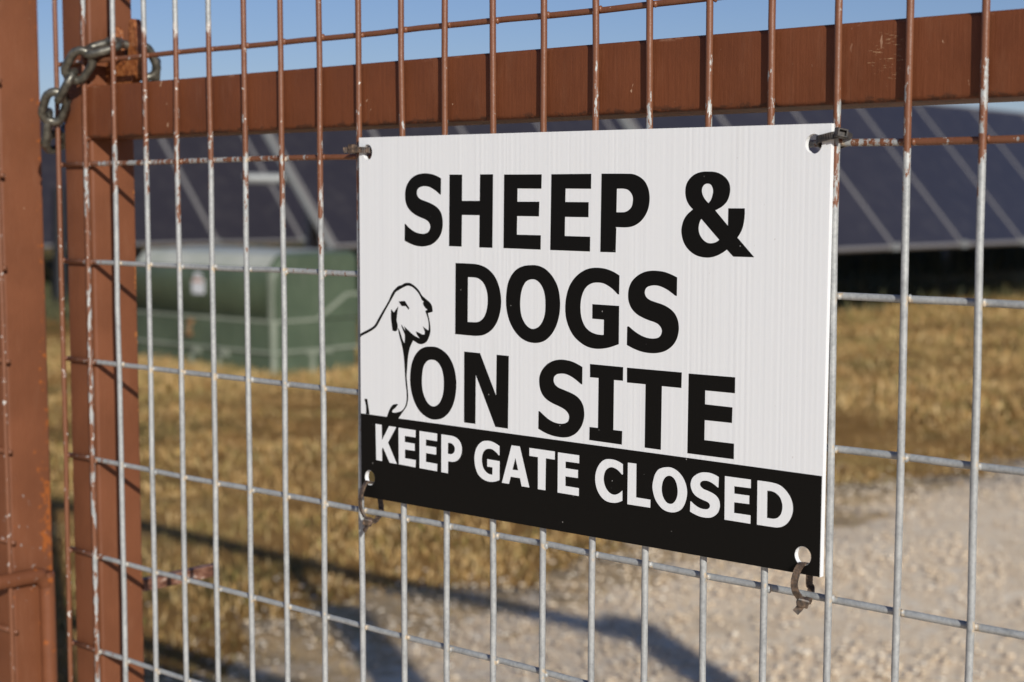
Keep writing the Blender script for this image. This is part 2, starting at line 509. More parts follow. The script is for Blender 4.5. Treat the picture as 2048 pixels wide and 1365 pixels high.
def gravel_ground():
    n = NT('limestone gravel bed')
    v = n.n.new('ShaderNodeTexVoronoi'); v.inputs['Scale'].default_value = 34; n.link(n.pos, v.inputs['Vector'])
    k = n.n.new('ShaderNodeSeparateXYZ'); n.link(v.outputs['Color'], k.inputs[0])
    f = n.math('ADD', n.math('MULTIPLY', k.outputs[0], 0.5), n.math('ADD', n.math('MULTIPLY', n.noise(2.6, 5, 0.6), 0.35), n.math('MULTIPLY', n.noise(60, 3), 0.15)))
    c = n.ramp(f, [(0.18, (0.62, 0.465, 0.31)), (0.36, (0.85, 0.655, 0.445)), (0.62, (0.87, 0.705, 0.505)), (0.8, (0.87, 0.75, 0.59))])
    c = n.mix(n.math('MULTIPLY', n.step(n.noise(1.1, 4), 0.52, 0.72), 0.5), c, (0.62, 0.47, 0.30))
    x, y, z = n.xyz()
    dirt = n.math('ADD', n.math('MULTIPLY', n.math('SUBTRACT', -1.70, x), 0.62), n.math('SUBTRACT', n.noise(3.4, 5, 0.65), 0.5))
    c = n.mix(n.math('MULTIPLY', n.step(dirt, 0.12, 0.26), 0.8), c, (0.48, 0.31, 0.135))
    n.base(c); n.set(Roughness=0.95)
    n.b.inputs['Specular IOR Level'].default_value = 0.15
    n.bump(n.math('ADD', n.math('MULTIPLY', v.outputs['Distance'], -0.5), n.math('ADD', n.noise(70, 4), n.math('MULTIPLY', n.noise(4, 4), 2.0))), 0.40, 0.012)
    return n.m
M['gravel_bed'] = gravel_ground()

def stone_mat():
    n = NT('loose limestone')
    rnd = n.geo.outputs['Random Per Island']
    c = n.ramp(rnd, [(0.0, (0.26, 0.22, 0.18)), (0.12, (0.52, 0.42, 0.30)), (0.45, (0.74, 0.59, 0.42)), (0.8, (0.82, 0.70, 0.54)), (1.0, (0.82, 0.76, 0.66))])
    n.base(n.mix(n.math('MULTIPLY', n.noise(50, 4), 0.4), c, (0.70, 0.54, 0.36)))
    n.set(Roughness=0.9); n.bump(n.noise(160, 4), 0.4, 0.003)
    return n.m
M['stone'] = stone_mat()

def blade_mat():
    n = NT('dry grass blades')
    rnd = n.geo.outputs['Random Per Island']
    c = n.ramp(rnd, [(0.0, (0.20, 0.105, 0.032)), (0.2, (0.37, 0.21, 0.070)), (0.5, (0.55, 0.355, 0.145)), (0.76, (0.66, 0.475, 0.24)), (0.88, (0.34, 0.26, 0.080)), (1.0, (0.130, 0.145, 0.040))])
    patch = n.noise(1.1, 4, 0.65)
    c = n.mix(n.math('MULTIPLY', n.step(patch, 0.50, 0.61), 0.52), c, (0.155, 0.152, 0.048))
    patch2 = n.noise(0.9, 4, 0.65, n.scale(n.pos, (1, 1.3, 1)))
    c = n.mix(n.math('MULTIPLY', n.step(patch2, 0.50, 0.64), 0.60), c, (0.25, 0.130, 0.048))
    patch3 = n.noise(2.3, 3, 0.6)
    c = n.mix(n.math('MULTIPLY', n.step(patch3, 0.54, 0.68), 0.45), c, (0.64, 0.43, 0.20))
    n.base(c); n.set(Roughness=0.8)
    n.b.inputs['Specular IOR Level'].default_value = 0.2
    return n.m
M['blade'] = blade_mat()

def weed_mat():
    n = NT('green weeds')
    rnd = n.geo.outputs['Random Per Island']
    n.base(n.ramp(rnd, [(0.0, (0.028, 0.036, 0.013)), (0.6, (0.065, 0.068, 0.024)), (1.0, (0.15, 0.115, 0.045))]))
    n.set(Roughness=0.7)
    return n.m
M['weed'] = weed_mat()
GLYPHS_BLACK = [
    "96.0,-34.8* 92.1,-33.2 86.8,-31.6 81.5,-30.8 77.5,-30.6 71.5,-31.1 65.4,-32.8 60.0,-36.3 56.5,-40.8 55.0,-45.6 54.9,-48.5 55.4,-53.3 57.5,-57.6 61.2,-61.1 65.9,-63.8 71.3,-65.8 76.0,-67.1 79.3,-68.3 82.0,-70.0 83.4,-72.1 83.7,-73.8 82.9,-76.2 80.9,-78.2 77.9,-79.2 74.6,-79.5 69.9,-79.0 64.5,-77.4 59.0,-74.5 55.7,-71.9* 54.3,-71.5* 54.1,-85.4* 59.0,-87.2 65.8,-89.0 73.2,-89.8 78.5,-89.4 84.6,-88.1 90.5,-85.0 95.2,-80.2 97.3,-75.3 97.8,-71.1 97.5,-66.8 95.9,-62.4 92.6,-58.8 88.0,-56.2 82.7,-54.3 77.4,-52.8 72.7,-51.4 70.0,-49.7 68.7,-47.6 68.6,-45.7 69.4,-43.5 72.1,-41.8 75.4,-41.1 78.8,-41.0 82.8,-41.6 87.4,-43.4 91.4,-45.5 94.6,-47.7* 95.8,-47.8*",
    "105.4,-31.9* 119.3,-32.1* 119.1,-52.8* 138.2,-52.8* 138.6,-32.1* 152.4,-32.2* 151.7,-89.3* 137.7,-89.3* 138.0,-64.0* 119.0,-63.9* 118.6,-89.0* 104.7,-88.9*",
    "163.9,-32.5* 202.2,-32.8* 201.9,-43.6* 177.8,-43.3* 177.7,-53.4* 199.9,-53.4* 199.6,-64.5* 177.5,-64.4* 177.2,-78.7* 201.5,-78.8* 201.3,-89.7* 163.3,-89.3*",
    "211.7,-32.8* 250.2,-32.9* 250.1,-43.9* 225.7,-43.6* 225.5,-53.6* 247.9,-53.7* 247.8,-64.8* 225.3,-64.7* 225.1,-79.0* 249.5,-79.2* 249.4,-90.1* 210.8,-89.8*",
    "259.8,-32.9* 282.9,-33.2 288.5,-33.5 294.2,-35.3 299.1,-38.6 302.3,-43.4 303.7,-49.0 303.7,-53.4 302.4,-59.0 299.4,-64.0 295.2,-68.0 289.6,-70.8 283.9,-71.8 273.9,-71.8* 273.4,-90.2* 259.1,-90.2*/274.2,-43.9* 280.8,-44.0 284.4,-44.9 287.2,-47.2 288.7,-50.1 288.7,-53.4 287.7,-56.8 285.2,-59.3 281.7,-60.8 278.1,-61.0 273.9,-61.0*",
    "341.5,-58.6* 338.3,-55.7 335.8,-51.6 334.8,-46.5 335.6,-41.4 338.4,-37.3 342.7,-34.3 348.3,-32.7 354.1,-32.5 359.9,-32.9 364.8,-34.5 369.0,-37.3 371.6,-40.8 372.4,-44.6 371.9,-48.6 369.9,-53.1 366.3,-56.4 363.3,-58.0 360.3,-59.3* 370.9,-69.8* 371.0,-57.8* 384.4,-57.8* 384.5,-61.1 384.1,-66.1 382.7,-71.6 380.7,-75.3 378.8,-77.8* 392.5,-90.9* 375.6,-90.9* 370.3,-86.2* 366.8,-88.4 361.4,-90.8 355.9,-92.0 350.3,-91.9 344.7,-90.7 339.1,-87.7 334.9,-83.4 332.7,-78.8 331.8,-73.7 332.3,-70.1 333.8,-66.0 336.5,-62.4/354.5,-54.3* 351.6,-51.6 349.7,-48.8 348.9,-45.5 349.6,-43.0 351.2,-41.4 353.6,-40.8 356.1,-41.4 357.7,-43.5 358.3,-46.0 357.7,-49.1 356.5,-52.1/348.7,-65.2* 363.9,-79.6* 361.2,-81.2 357.0,-82.1 353.9,-81.7 350.5,-79.8 347.6,-76.3 346.5,-72.5 346.9,-68.9 347.8,-66.6",
    "111.9,-102.2* 129.6,-102.3 136.7,-102.8 143.1,-104.3 148.7,-107.0 154.3,-111.7 158.4,-118.5 160.6,-126.1 160.9,-133.3 159.5,-140.6 156.4,-147.5 152.2,-152.6 147.3,-156.0 141.6,-158.3 134.5,-159.3 130.2,-159.4 111.3,-159.2*/125.5,-113.0* 133.9,-113.2 138.1,-114.3 142.0,-117.0 144.8,-121.1 146.4,-126.2 146.6,-131.9 146.0,-136.6 144.1,-141.9 141.3,-145.4 137.4,-147.8 133.8,-148.5 125.1,-148.7*",
    "192.4,-101.7 198.4,-101.9 205.0,-103.8 210.9,-107.6 215.5,-112.5 218.8,-118.3 220.5,-125.7 220.8,-132.7 219.5,-140.7 216.3,-148.4 211.8,-154.4 205.9,-158.8 199.9,-160.8 194.6,-161.3 187.9,-160.6 181.1,-158.0 175.0,-153.2 170.2,-146.8 167.3,-139.7 166.0,-132.1 166.4,-123.9 168.1,-116.1 171.8,-109.9 176.9,-105.4 183.7,-102.7/193.0,-112.5 197.1,-113.1 201.1,-115.7 204.1,-119.9 205.7,-124.8 206.2,-131.4 205.7,-138.4 203.5,-144.1 199.9,-148.3 195.9,-150.2 192.2,-150.5 188.5,-149.1 184.8,-145.8 182.1,-141.1 180.8,-134.5 180.9,-128.4 182.0,-122.2 184.4,-117.1 187.7,-113.9",
    "277.1,-107.0* 272.2,-104.7 265.4,-102.7 259.9,-102.0 253.7,-102.0 247.4,-103.0 240.4,-106.0 234.1,-110.8 229.5,-117.0 226.7,-124.8 225.8,-132.6 226.6,-140.3 229.4,-147.3 233.7,-153.2 239.4,-157.5 246.4,-160.7 253.4,-161.9 260.3,-161.7 268.6,-160.1 276.9,-157.3* 277.0,-129.2* 251.9,-129.0* 251.9,-139.8* 262.9,-140.0* 262.8,-151.2* 260.3,-151.4 254.7,-150.9 249.1,-149.0 244.9,-145.7 242.1,-140.9 240.8,-135.2 240.7,-129.2 241.8,-123.7 244.4,-118.4 248.2,-115.0 252.4,-113.3 257.2,-112.8 262.0,-113.2 266.8,-114.9 271.6,-117.6 275.5,-120.7* 276.9,-120.8*",
    "328.6,-106.7* 323.5,-104.8 317.1,-103.1 311.3,-102.6 306.7,-102.6 300.2,-103.6 293.6,-106.5 288.4,-110.9 285.8,-116.0 285.1,-120.9 285.7,-125.6 288.2,-130.3 292.6,-134.1 297.9,-136.5 303.9,-138.3 309.1,-139.5 312.4,-140.8 315.0,-143.3 315.7,-145.6 314.7,-148.6 312.5,-150.4 308.6,-151.3 303.3,-151.2 297.4,-149.8 290.7,-146.7 286.0,-143.7* 284.5,-144.0* 284.3,-157.4* 290.2,-159.6 298.2,-161.5 306.1,-162.0 311.9,-161.5 318.4,-159.8 324.8,-155.8 328.6,-150.9 330.3,-145.6 330.5,-141.4 329.3,-136.3 326.4,-132.0 321.9,-128.8 316.1,-126.5 309.6,-125.0 304.3,-123.5 301.4,-121.5 300.2,-118.9 300.7,-116.3 302.6,-114.4 306.2,-113.3 310.1,-113.0 314.6,-113.7 319.8,-115.6 324.3,-118.0 327.0,-119.7* 328.5,-119.8*",
    "84.6,-170.9 90.2,-171.0 96.4,-172.8 102.7,-176.4 107.3,-181.4 110.4,-187.4 112.3,-195.1 112.5,-201.9 111.1,-210.4 108.0,-218.1 103.3,-224.1 97.0,-228.4 89.9,-230.3 83.5,-230.4 76.4,-228.3 69.9,-224.3 64.7,-217.8 61.5,-210.5 59.9,-202.6 59.9,-195.6 61.6,-186.8 65.3,-179.7 71.0,-174.4 77.4,-171.7/85.2,-181.6 89.3,-182.1 93.2,-184.4 96.4,-188.7 98.1,-194.5 98.5,-200.7 97.9,-207.0 95.9,-212.8 92.7,-217.1 88.8,-219.3 84.8,-219.7 80.4,-217.6 76.8,-213.3 74.4,-207.8 73.5,-200.9 74.0,-194.0 75.4,-188.2 78.2,-184.3 81.8,-182.1",
    "121.2,-172.6* 138.5,-172.8* 155.6,-205.1* 156.2,-172.9* 169.0,-173.0* 168.2,-230.2* 154.8,-230.0* 133.9,-190.5* 133.4,-229.7* 120.9,-229.7*",
    "242.8,-176.5* 237.4,-174.4 231.7,-172.9 225.9,-172.3 220.9,-172.4 214.4,-173.7 207.8,-177.0 202.7,-182.1 200.4,-187.1 200.2,-190.5 200.9,-195.5 203.5,-200.4 207.9,-203.9 213.8,-206.3 219.6,-207.9 224.0,-209.3 227.6,-211.2 229.8,-213.8 230.1,-215.7 229.1,-218.6 226.2,-220.4 222.2,-221.2 216.8,-221.0 210.9,-219.4 205.1,-216.3 201.0,-213.6* 199.6,-213.6* 199.4,-227.2* 205.8,-229.5 213.2,-231.1 220.5,-231.6 226.3,-231.3 232.0,-229.8 237.7,-226.4 242.3,-221.0 244.6,-214.7 244.8,-211.3 243.8,-205.9 241.1,-201.7 236.8,-198.7 231.1,-196.7 224.6,-195.1 218.8,-193.5 215.9,-191.5 214.7,-188.8 215.3,-185.9 217.7,-183.9 221.7,-183.0 226.0,-182.9 231.0,-184.1 236.0,-186.3 241.5,-189.5* 242.7,-189.6*",
    "250.0,-173.7* 281.1,-173.9* 281.0,-183.9* 272.7,-184.0* 272.4,-221.1* 280.7,-221.1* 280.4,-231.2* 249.7,-230.9* 249.9,-221.0* 257.9,-221.0* 258.2,-183.6* 250.1,-183.6*",
    "284.6,-174.0* 333.5,-174.0* 333.3,-185.1* 316.2,-185.1* 315.8,-231.3* 301.3,-231.2* 301.6,-184.9* 284.7,-184.9*",
    "339.4,-174.3* 378.5,-174.1* 378.5,-185.2* 353.7,-185.2* 353.7,-195.0* 376.6,-195.2* 376.4,-206.1* 353.6,-206.2* 353.5,-220.4* 378.3,-220.4* 378.3,-231.3* 339.0,-231.3*",
]
GLYPHS_WHITE = [
    "18.2,-240.6* 25.7,-240.7* 26.0,-253.6* 34.6,-240.9* 43.3,-241.0* 33.3,-255.0* 43.8,-272.0* 35.1,-271.9* 27.1,-259.7* 25.9,-261.5* 26.1,-271.6* 18.8,-271.3*",
    "45.9,-241.2* 66.1,-241.3* 66.0,-247.4* 53.4,-247.3* 53.4,-252.4* 65.0,-252.7* 65.0,-258.7* 53.5,-258.7* 53.5,-266.0* 66.1,-266.2* 65.8,-272.4* 46.1,-271.9*",
    "70.6,-241.5* 91.0,-241.7* 90.8,-248.0* 78.1,-247.8* 78.0,-253.0* 89.8,-253.0* 89.8,-259.2* 78.1,-259.1* 78.0,-266.4* 91.0,-266.7* 90.7,-272.8* 70.5,-272.4*",
    "95.7,-241.8* 105.9,-241.9 110.3,-242.3 114.1,-243.7 116.8,-246.0 118.4,-249.2 118.7,-252.3 117.9,-256.0 115.7,-259.6 112.4,-261.9 108.6,-263.0 103.2,-263.1* 103.1,-273.0* 95.5,-272.9*/103.2,-248.0* 105.9,-247.9 108.4,-248.6 110.3,-250.4 110.8,-252.7 110.0,-255.0 108.1,-256.5 105.9,-257.0 103.0,-256.9*",
    "159.4,-244.8* 155.0,-243.1 150.5,-242.0 145.9,-242.0 141.3,-243.0 137.3,-245.7 134.0,-250.2 132.5,-255.8 132.7,-261.2 134.0,-265.9 136.6,-270.1 140.6,-272.8 145.2,-274.2 149.8,-274.4 154.4,-273.7 159.4,-271.9* 159.6,-256.8* 146.3,-256.6* 146.3,-262.6* 152.0,-262.6* 151.8,-268.5* 148.5,-268.4 144.9,-266.9 141.9,-263.8 140.6,-259.3 140.8,-254.9 142.3,-251.3 144.9,-249.0 148.2,-248.1 151.8,-248.3 155.7,-250.1 158.5,-252.2* 159.4,-252.3*",
    "172.1,-242.9* 180.7,-242.9* 190.6,-274.0* 182.6,-274.0* 180.9,-267.8* 171.2,-267.8* 169.4,-273.7* 161.9,-273.7*/176.1,-252.5* 179.0,-261.9* 173.1,-262.0*",
    "190.5,-243.0* 216.3,-243.1* 216.2,-249.4* 207.3,-249.3* 206.9,-274.2* 199.3,-274.2* 199.3,-249.3* 190.5,-249.2*",
    "219.3,-243.4* 240.2,-243.5* 240.2,-249.5* 226.9,-249.6* 226.9,-254.7* 239.1,-254.8* 239.0,-260.9* 226.8,-261.0* 226.9,-268.4* 240.0,-268.5* 240.0,-274.5* 219.1,-274.4*",
    "281.6,-245.6* 278.2,-244.2 274.2,-243.3 268.7,-243.2 264.6,-244.1 261.1,-246.5 258.1,-250.3 256.1,-255.4 255.7,-259.9 256.4,-264.3 258.2,-268.5 261.3,-272.2 265.4,-274.7 269.9,-275.5 274.0,-275.3 277.5,-274.5 281.4,-272.8* 281.3,-265.2* 278.9,-267.2 276.2,-268.7 273.4,-269.3 270.4,-268.8 267.3,-266.8 265.0,-263.6 263.8,-259.7 264.0,-256.1 265.2,-252.7 267.7,-250.2 271.0,-249.0 274.3,-249.4 277.3,-250.7 280.8,-253.3* 281.7,-253.2*",
    "286.2,-243.9* 294.0,-243.8* 294.0,-268.7* 307.0,-268.8* 306.9,-274.7* 286.0,-274.8*",
    "321.5,-243.3 324.8,-243.1 329.1,-244.2 332.9,-246.5 336.2,-250.0 338.4,-254.4 339.3,-259.3 338.7,-264.0 336.9,-268.9 334.2,-272.4 330.4,-274.6 326.7,-275.5 322.4,-275.5 318.1,-274.3 314.2,-271.4 311.3,-267.9 309.6,-263.8 308.7,-259.1 309.5,-253.9 311.1,-249.4 313.9,-245.9 317.7,-244.1/323.0,-249.3 325.4,-249.4 327.8,-250.8 329.7,-253.5 330.8,-257.2 331.1,-260.3 330.5,-263.9 328.9,-267.0 326.8,-269.0 324.5,-269.6 321.8,-269.1 319.4,-267.0 317.7,-263.9 317.0,-260.1 317.3,-256.5 318.3,-253.3 320.2,-250.7",
    "366.1,-245.2* 363.1,-244.1 358.8,-243.2 354.0,-243.3 350.2,-244.1 346.4,-246.1 343.5,-248.9 342.3,-252.5 342.4,-254.9 343.7,-258.0 346.1,-260.5 349.5,-262.1 353.4,-263.2 356.7,-264.0 358.4,-265.1 359.0,-266.5 358.4,-268.1 356.8,-269.2 354.9,-269.5 351.5,-269.4 348.1,-268.5 345.2,-267.0 343.0,-265.5* 342.2,-265.6* 342.0,-272.9* 345.8,-274.2 350.7,-275.3 355.9,-275.4 359.7,-274.8 363.0,-273.1 365.8,-270.4 367.2,-266.6 367.3,-264.2 366.4,-261.1 364.2,-258.8 360.9,-257.2 356.6,-256.0 353.2,-255.2 351.1,-253.8 350.3,-252.4 350.8,-250.8 352.4,-249.6 354.6,-249.1 357.5,-249.2 360.8,-250.2 363.7,-251.7 365.1,-252.6* 365.9,-252.7*",
    "371.2,-243.9* 392.6,-243.9* 392.6,-249.9* 379.1,-250.1* 379.2,-255.3* 391.5,-255.2* 391.5,-261.1* 379.2,-261.4* 379.2,-268.9* 392.7,-268.8* 392.7,-274.7* 371.3,-274.7*",
    "397.9,-243.8* 406.3,-243.8 411.7,-244.1 416.6,-245.3 420.7,-248.1 423.8,-251.5 425.7,-255.5 426.4,-259.6 425.8,-263.9 424.1,-267.6 421.5,-270.9 418.0,-273.2 414.1,-274.3 410.5,-274.5 398.0,-274.6*/405.9,-249.9* 409.6,-249.9 412.7,-250.8 415.7,-252.9 417.5,-256.2 418.1,-259.2 417.8,-262.3 416.6,-265.4 414.4,-267.6 411.7,-268.6 409.5,-268.8 406.0,-268.8*",
]
GLYPHS_SHEEP = [
    "-1.7,-165.8* 7.7,-162.0 15.8,-158.3 18.5,-156.1 22.6,-150.8 29.3,-142.6 34.6,-136.0 39.9,-128.0 46.5,-123.0 49.7,-122.2 54.3,-120.3 57.5,-119.9 60.7,-120.1 65.8,-122.3 70.8,-125.9 74.0,-129.6 78.4,-132.3 82.7,-134.8 85.2,-137.4 86.0,-140.1 86.3,-142.4* 80.7,-143.8* 82.1,-147.9 83.3,-153.6 83.6,-158.5 82.0,-163.1 79.5,-166.9 76.3,-168.8 73.1,-169.6 69.3,-169.3 66.8,-168.3 63.6,-167.1* 62.0,-169.7 61.0,-171.1 59.6,-173.8 58.2,-178.3 57.1,-184.7 56.4,-191.6 55.8,-197.4 56.3,-202.3 57.0,-207.6 57.5,-214.9 56.9,-218.8 55.5,-222.4 52.0,-226.6 48.5,-230.4 45.8,-233.4* 32.0,-233.3* 34.5,-228.2 36.6,-225.0 39.5,-222.5 44.7,-221.3* 45.4,-221.8* 42.3,-224.8 38.7,-227.5 38.7,-228.8 41.5,-229.0 45.7,-228.1 49.2,-226.9 52.7,-224.1 54.8,-220.5 55.7,-216.0 55.6,-210.2 54.9,-205.3 54.1,-199.5 53.6,-191.8 53.0,-185.0 52.0,-178.2 50.3,-171.7 47.8,-165.1 46.1,-159.2 45.9,-158.1* 46.7,-158.3* 48.8,-161.8 51.7,-168.0 53.5,-170.0* 53.9,-167.0 53.8,-162.9 52.1,-159.8 49.8,-155.4 49.8,-154.5* 51.4,-156.2 54.5,-159.6* 54.0,-157.9 53.0,-155.9* 57.9,-159.0 63.6,-162.4 68.1,-164.1 71.2,-164.9* 67.8,-161.7 66.8,-159.5* 70.6,-160.4 75.1,-161.7 77.1,-161.1* 77.0,-158.9 74.8,-155.0* 78.2,-156.6 81.4,-158.0* 81.7,-154.1 81.1,-149.7 79.6,-145.7 77.7,-142.2* 80.3,-141.0* 77.7,-139.5 75.8,-137.4 75.1,-135.8 76.2,-134.5* 74.0,-133.4 72.1,-130.4 68.9,-126.9 64.5,-123.9 60.7,-122.5 57.5,-122.3 53.6,-123.4 47.8,-125.9 43.2,-128.3 40.6,-131.6 37.2,-135.9 31.3,-143.5 25.2,-151.6 20.5,-157.6 17.1,-160.1 11.1,-163.0 -1.7,-168.2*",
    "46.9,-135.8* 51.6,-135.2 54.2,-135.2 55.4,-136.5 59.3,-140.6* 58.6,-142.1* 55.1,-139.2* 50.3,-139.4*",
    "37.8,-142.5* 41.1,-145.1* 46.4,-139.7* 45.0,-146.5 44.4,-151.5 45.5,-155.6 45.2,-158.6 44.3,-160.2 42.0,-160.7 39.3,-160.3* 38.4,-155.1 37.6,-149.6",
    "4.5,-220.4* 8.1,-220.1* 9.2,-224.9 10.9,-233.0* 6.4,-233.1* 6.7,-229.6 6.3,-225.2",
]

# ------------------------------------------------------------------ ground
def drive_edge(y):
    """x of the ragged left edge of the gravel drive"""
    return (-2.45 + 0.14*max(0.0, min(1.0, 3.4-y)) + 0.16*max(0.0, y-4.6) + 0.16*math.sin(1.7*y+0.6) + 0.13*math.sin(4.1*y) + 0.08*math.sin(9.3*y+2) + 0.05*math.sin(21*y))

gmb = MB()
gx = [-400, -120, -60, -40] + list(np.arange(-30, 8.01, 0.5)) + [14, 40, 120, 400]
gy = [-60, -20, -8] + list(np.arange(-4, 40.01, 0.5)) + [60, 120, 400, 900]
gv = []
for j, yy in enumerate(gy):
    for i, xx in enumerate(gx):
        h = 0.0
        if -26 < xx < -2.9 and 0.4 < yy < 38:
            h = 0.022*math.sin(xx*1.9+yy*0.7)*math.sin(yy*1.3-xx*0.4) + random.uniform(-0.012, 0.012)
        if -10.9 < xx < -9.0 and 5.6 < yy < 7.0: h += 0.03
        gv.append((xx, yy, h))
nx = len(gx)
gmb.add(gv, [(j*nx+i, j*nx+i+1, (j+1)*nx+i+1, (j+1)*nx+i) for j in range(len(gy)-1) for i in range(nx-1)], 0, True)
tag(gmb.build('ground', M['soil']), kind='structure')

dmb = MB()
ys = list(np.arange(-14, 40, 0.06))
L_ = [(drive_edge(y), y, 0.028) for y in ys]
rows = []
for y in ys:
    a = drive_edge(y)
    rows.append([(a-0.05, y, -0.02), (a, y, 0.010)] + [(a + (4.8-a)*k/12, y, 0.019 + random.uniform(-0.0015, 0.0015) + 0.002*math.sin(1.1*y+k)) for k in range(1, 12)] + [(4.8, y, 0.010)])
w_ = len(rows[0])
dmb.add([p for r_ in rows for p in r_], [(j*w_+i, j*w_+i+1, (j+1)*w_+i+1, (j+1)*w_+i) for j in range(len(rows)-1) for i in range(w_-1)], 0, True)
tag(dmb.build('gravel_drive', M['gravel_bed']), kind='structure')

def mesh_arrays(name, verts, faces_n, mat):
    """a mesh from a vertex array; every face has faces_n consecutive corners listed in idx"""
    idx, k = faces_n
    me = bpy.data.meshes.new(name)
    me.vertices.add(len(verts)); me.vertices.foreach_set('co', verts.astype(np.float32).ravel())
    nf = len(idx)//k
    me.loops.add(len(idx)); me.loops.foreach_set('vertex_index', idx.astype(np.int32))
    me.polygons.add(nf); me.polygons.foreach_set('loop_start', np.arange(0, len(idx), k, dtype=np.int32))
    me.materials.append(mat); me.update(calc_edges=True)
    o = bpy.data.objects.new(name, me); COL.objects.link(o); return o

# loose stones
def stones(n_, sampler, smin, smax):
    base = np.array([(0,0,-.7),(0,0,.7),(1,0,.0),(.3,.95,.1),(-.8,.6,-.05),(-.8,-.6,.1),(.3,-.95,-.05)])
    tri = np.array([(1,2,3),(1,3,4),(1,4,5),(1,5,6),(1,6,2),(0,3,2),(0,4,3),(0,5,4),(0,6,5),(0,2,6)])
    P = sampler(n_); n_ = len(P)
    s = smin + (smax-smin)*rng.random(n_)**3
    V = base[None] * (1 + 0.30*(rng.random((n_, 7, 3))-0.5))
    a = rng.random(n_)*6.283; c, s_ = np.cos(a), np.sin(a)
    x = V[:,:,0]*c[:,None] - V[:,:,1]*s_[:,None]; y = V[:,:,0]*s_[:,None] + V[:,:,1]*c[:,None]
    V = np.stack([x*(0.8+0.4*rng.random(n_))[:,None], y, V[:,:,2]*(0.5+0.5*rng.random(n_))[:,None]], 2)*s[:,None,None]
    V += P[:,None,:]; V[:,:,2] += s[:,None]*0.25
    idx = (tri.ravel()[None] + (np.arange(n_)*7)[:,None]).ravel()
    return V.reshape(-1, 3), idx
def samp_stone(n_):
    y = 0.6 + 9.4*rng.random(n_)**1.3; x = -3.1 + 3.7*rng.random(n_)
    e = np.array([drive_edge(q) for q in y]); d = x-e
    wav = (np.sin(2.1*x+1.3*y+0.5) + np.sin(-1.4*x+3.7*y+2.0)*0.8 + np.sin(5.3*x-2.2*y) * 0.7 + np.sin(7.7*x+6.1*y+1.0)*0.6)/3.1
    dens = np.clip(0.45 + 0.75*wav, 0.10, 1.0)                     # loose stones lie in drifts, bare dust between
    keep = ((d > 0) & (rng.random(n_) < dens)) | ((d <= 0) & (rng.random(n_) < np.exp(d*6.0)*0.35))
    x, y = x[keep], y[keep]
    return np.stack([x, y, np.where(x > np.array([drive_edge(q) for q in y]), 0.028, 0.004)], 1)
V, idx = stones(100000, samp_stone, 0.0025, 0.0125)
tag(mesh_arrays('gravel', V, (idx, 3), M['stone']), 'loose pale limestone gravel scattered over the drive', 'gravel', kind='stuff')

# dry grass: single blades gathered in tufts
def blades(n_, centres, spread, hmin, hmax, wid, lean=0.55):
    ci = rng.integers(0, len(centres), n_)
    c = centres[ci]
    P = c[:, :2] + rng.normal(0, spread, (n_, 2))*c[:, 2:3]
    keep = (P[:,0] < np.array([drive_edge(q) for q in P[:,1]]) + 1.2*rng.random(n_)**2.8) & (P[:,1] > 0.55)
    keep &= ~((P[:,0] > -10.32) & (P[:,0] < -8.2) & (P[:,1] > 7.1) & (P[:,1] < 8.2))
    P = P[keep]; k = len(P); sz = c[keep, 2]
    h = (hmin + (hmax-hmin)*rng.random(k)**1.6)*sz
    a = rng.random(k)*6.283; d = np.stack([np.cos(a), np.sin(a)], 1)
    b = rng.random(k)*6.283; ld = np.stack([np.cos(b), np.sin(b)], 1)*(rng.random(k)*lean*2)[:,None]
    w = wid*(0.6+0.8*rng.random(k))
    z = np.zeros((k, 1))
    g = -0.01
    p0 = np.concatenate([P - d*w[:,None], z+g], 1); p1 = np.concatenate([P + d*w[:,None], z+g], 1)
    m = P + ld*(h*0.45)[:,None]; t = P + ld*(h*1.05)[:,None]
    p2 = np.concatenate([m + d*(w*0.8)[:,None], (h*0.6)[:,None]], 1); p3 = np.concatenate([m - d*(w*0.8)[:,None], (h*0.6)[:,None]], 1)
    p4 = np.concatenate([t, (h*0.95)[:,None]], 1)
    V = np.stack([p0, p1, p2, p3, p4], 1).reshape(-1, 3)
    tri = np.array([0,1,2, 0,2,3, 3,2,4])
    return V, (tri[None] + (np.arange(k)*5)[:,None]).ravel()
def tufts(n_, x0, x1, y0, y1, smin, smax, pw=1.0):
    return np.stack([x0+(x1-x0)*rng.random(n_), y0+(y1-y0)*rng.random(n_)**pw, smin+(smax-smin)*rng.random(n_)], 1)
V1, i1 = blades(150000, tufts(9000, -13, -1.5, 0.6, 13.5, 0.5, 1.25), 0.085, 0.012, 0.048, 0.0030)
V2, i2 = blades(26000, np.concatenate([tufts(500, -10.5, -8.1, 6.3, 7.05, 0.7, 1.5), tufts(260, -11.6, -9.4, 5.6, 6.9, 1.0, 1.9), tufts(160, -8.2, -7.4, 6.9, 9.0, 0.6, 1.3)]), 0.06, 0.03, 0.105, 0.0040)
V3, i3 = blades(30000, tufts(2600, -9.5, -3.0, 8.5, 24, 0.7, 1.9), 0.12, 0.02, 0.065, 0.0060)
V = np.concatenate([V1, V2, V3]); idx = np.concatenate([i1, i2+len(V1), i3+len(V1)+len(V2)])
tag(mesh_arrays('dry_grass', V, (idx, 3), M['blade']), 'straw brown dry grass covering the ground behind the gate', 'grass', kind='stuff')
V, idx = blades(90000, np.concatenate([tufts(700, -20, -8.6, 11.0, 24, 1.0, 2.4), tufts(420, -17, -13.0, 9.5, 13.5, 0.8, 2.4), tufts(1300, -27, -18.6, 6, 34, 2.5, 4.6), tufts(1500, -17.0, -13.0, 14, 40, 2.6, 4.2)]), 0.16, 0.08, 0.19, 0.009, 0.5)  # tall tufts behind the rows are added to hide sunlit ground and darken it
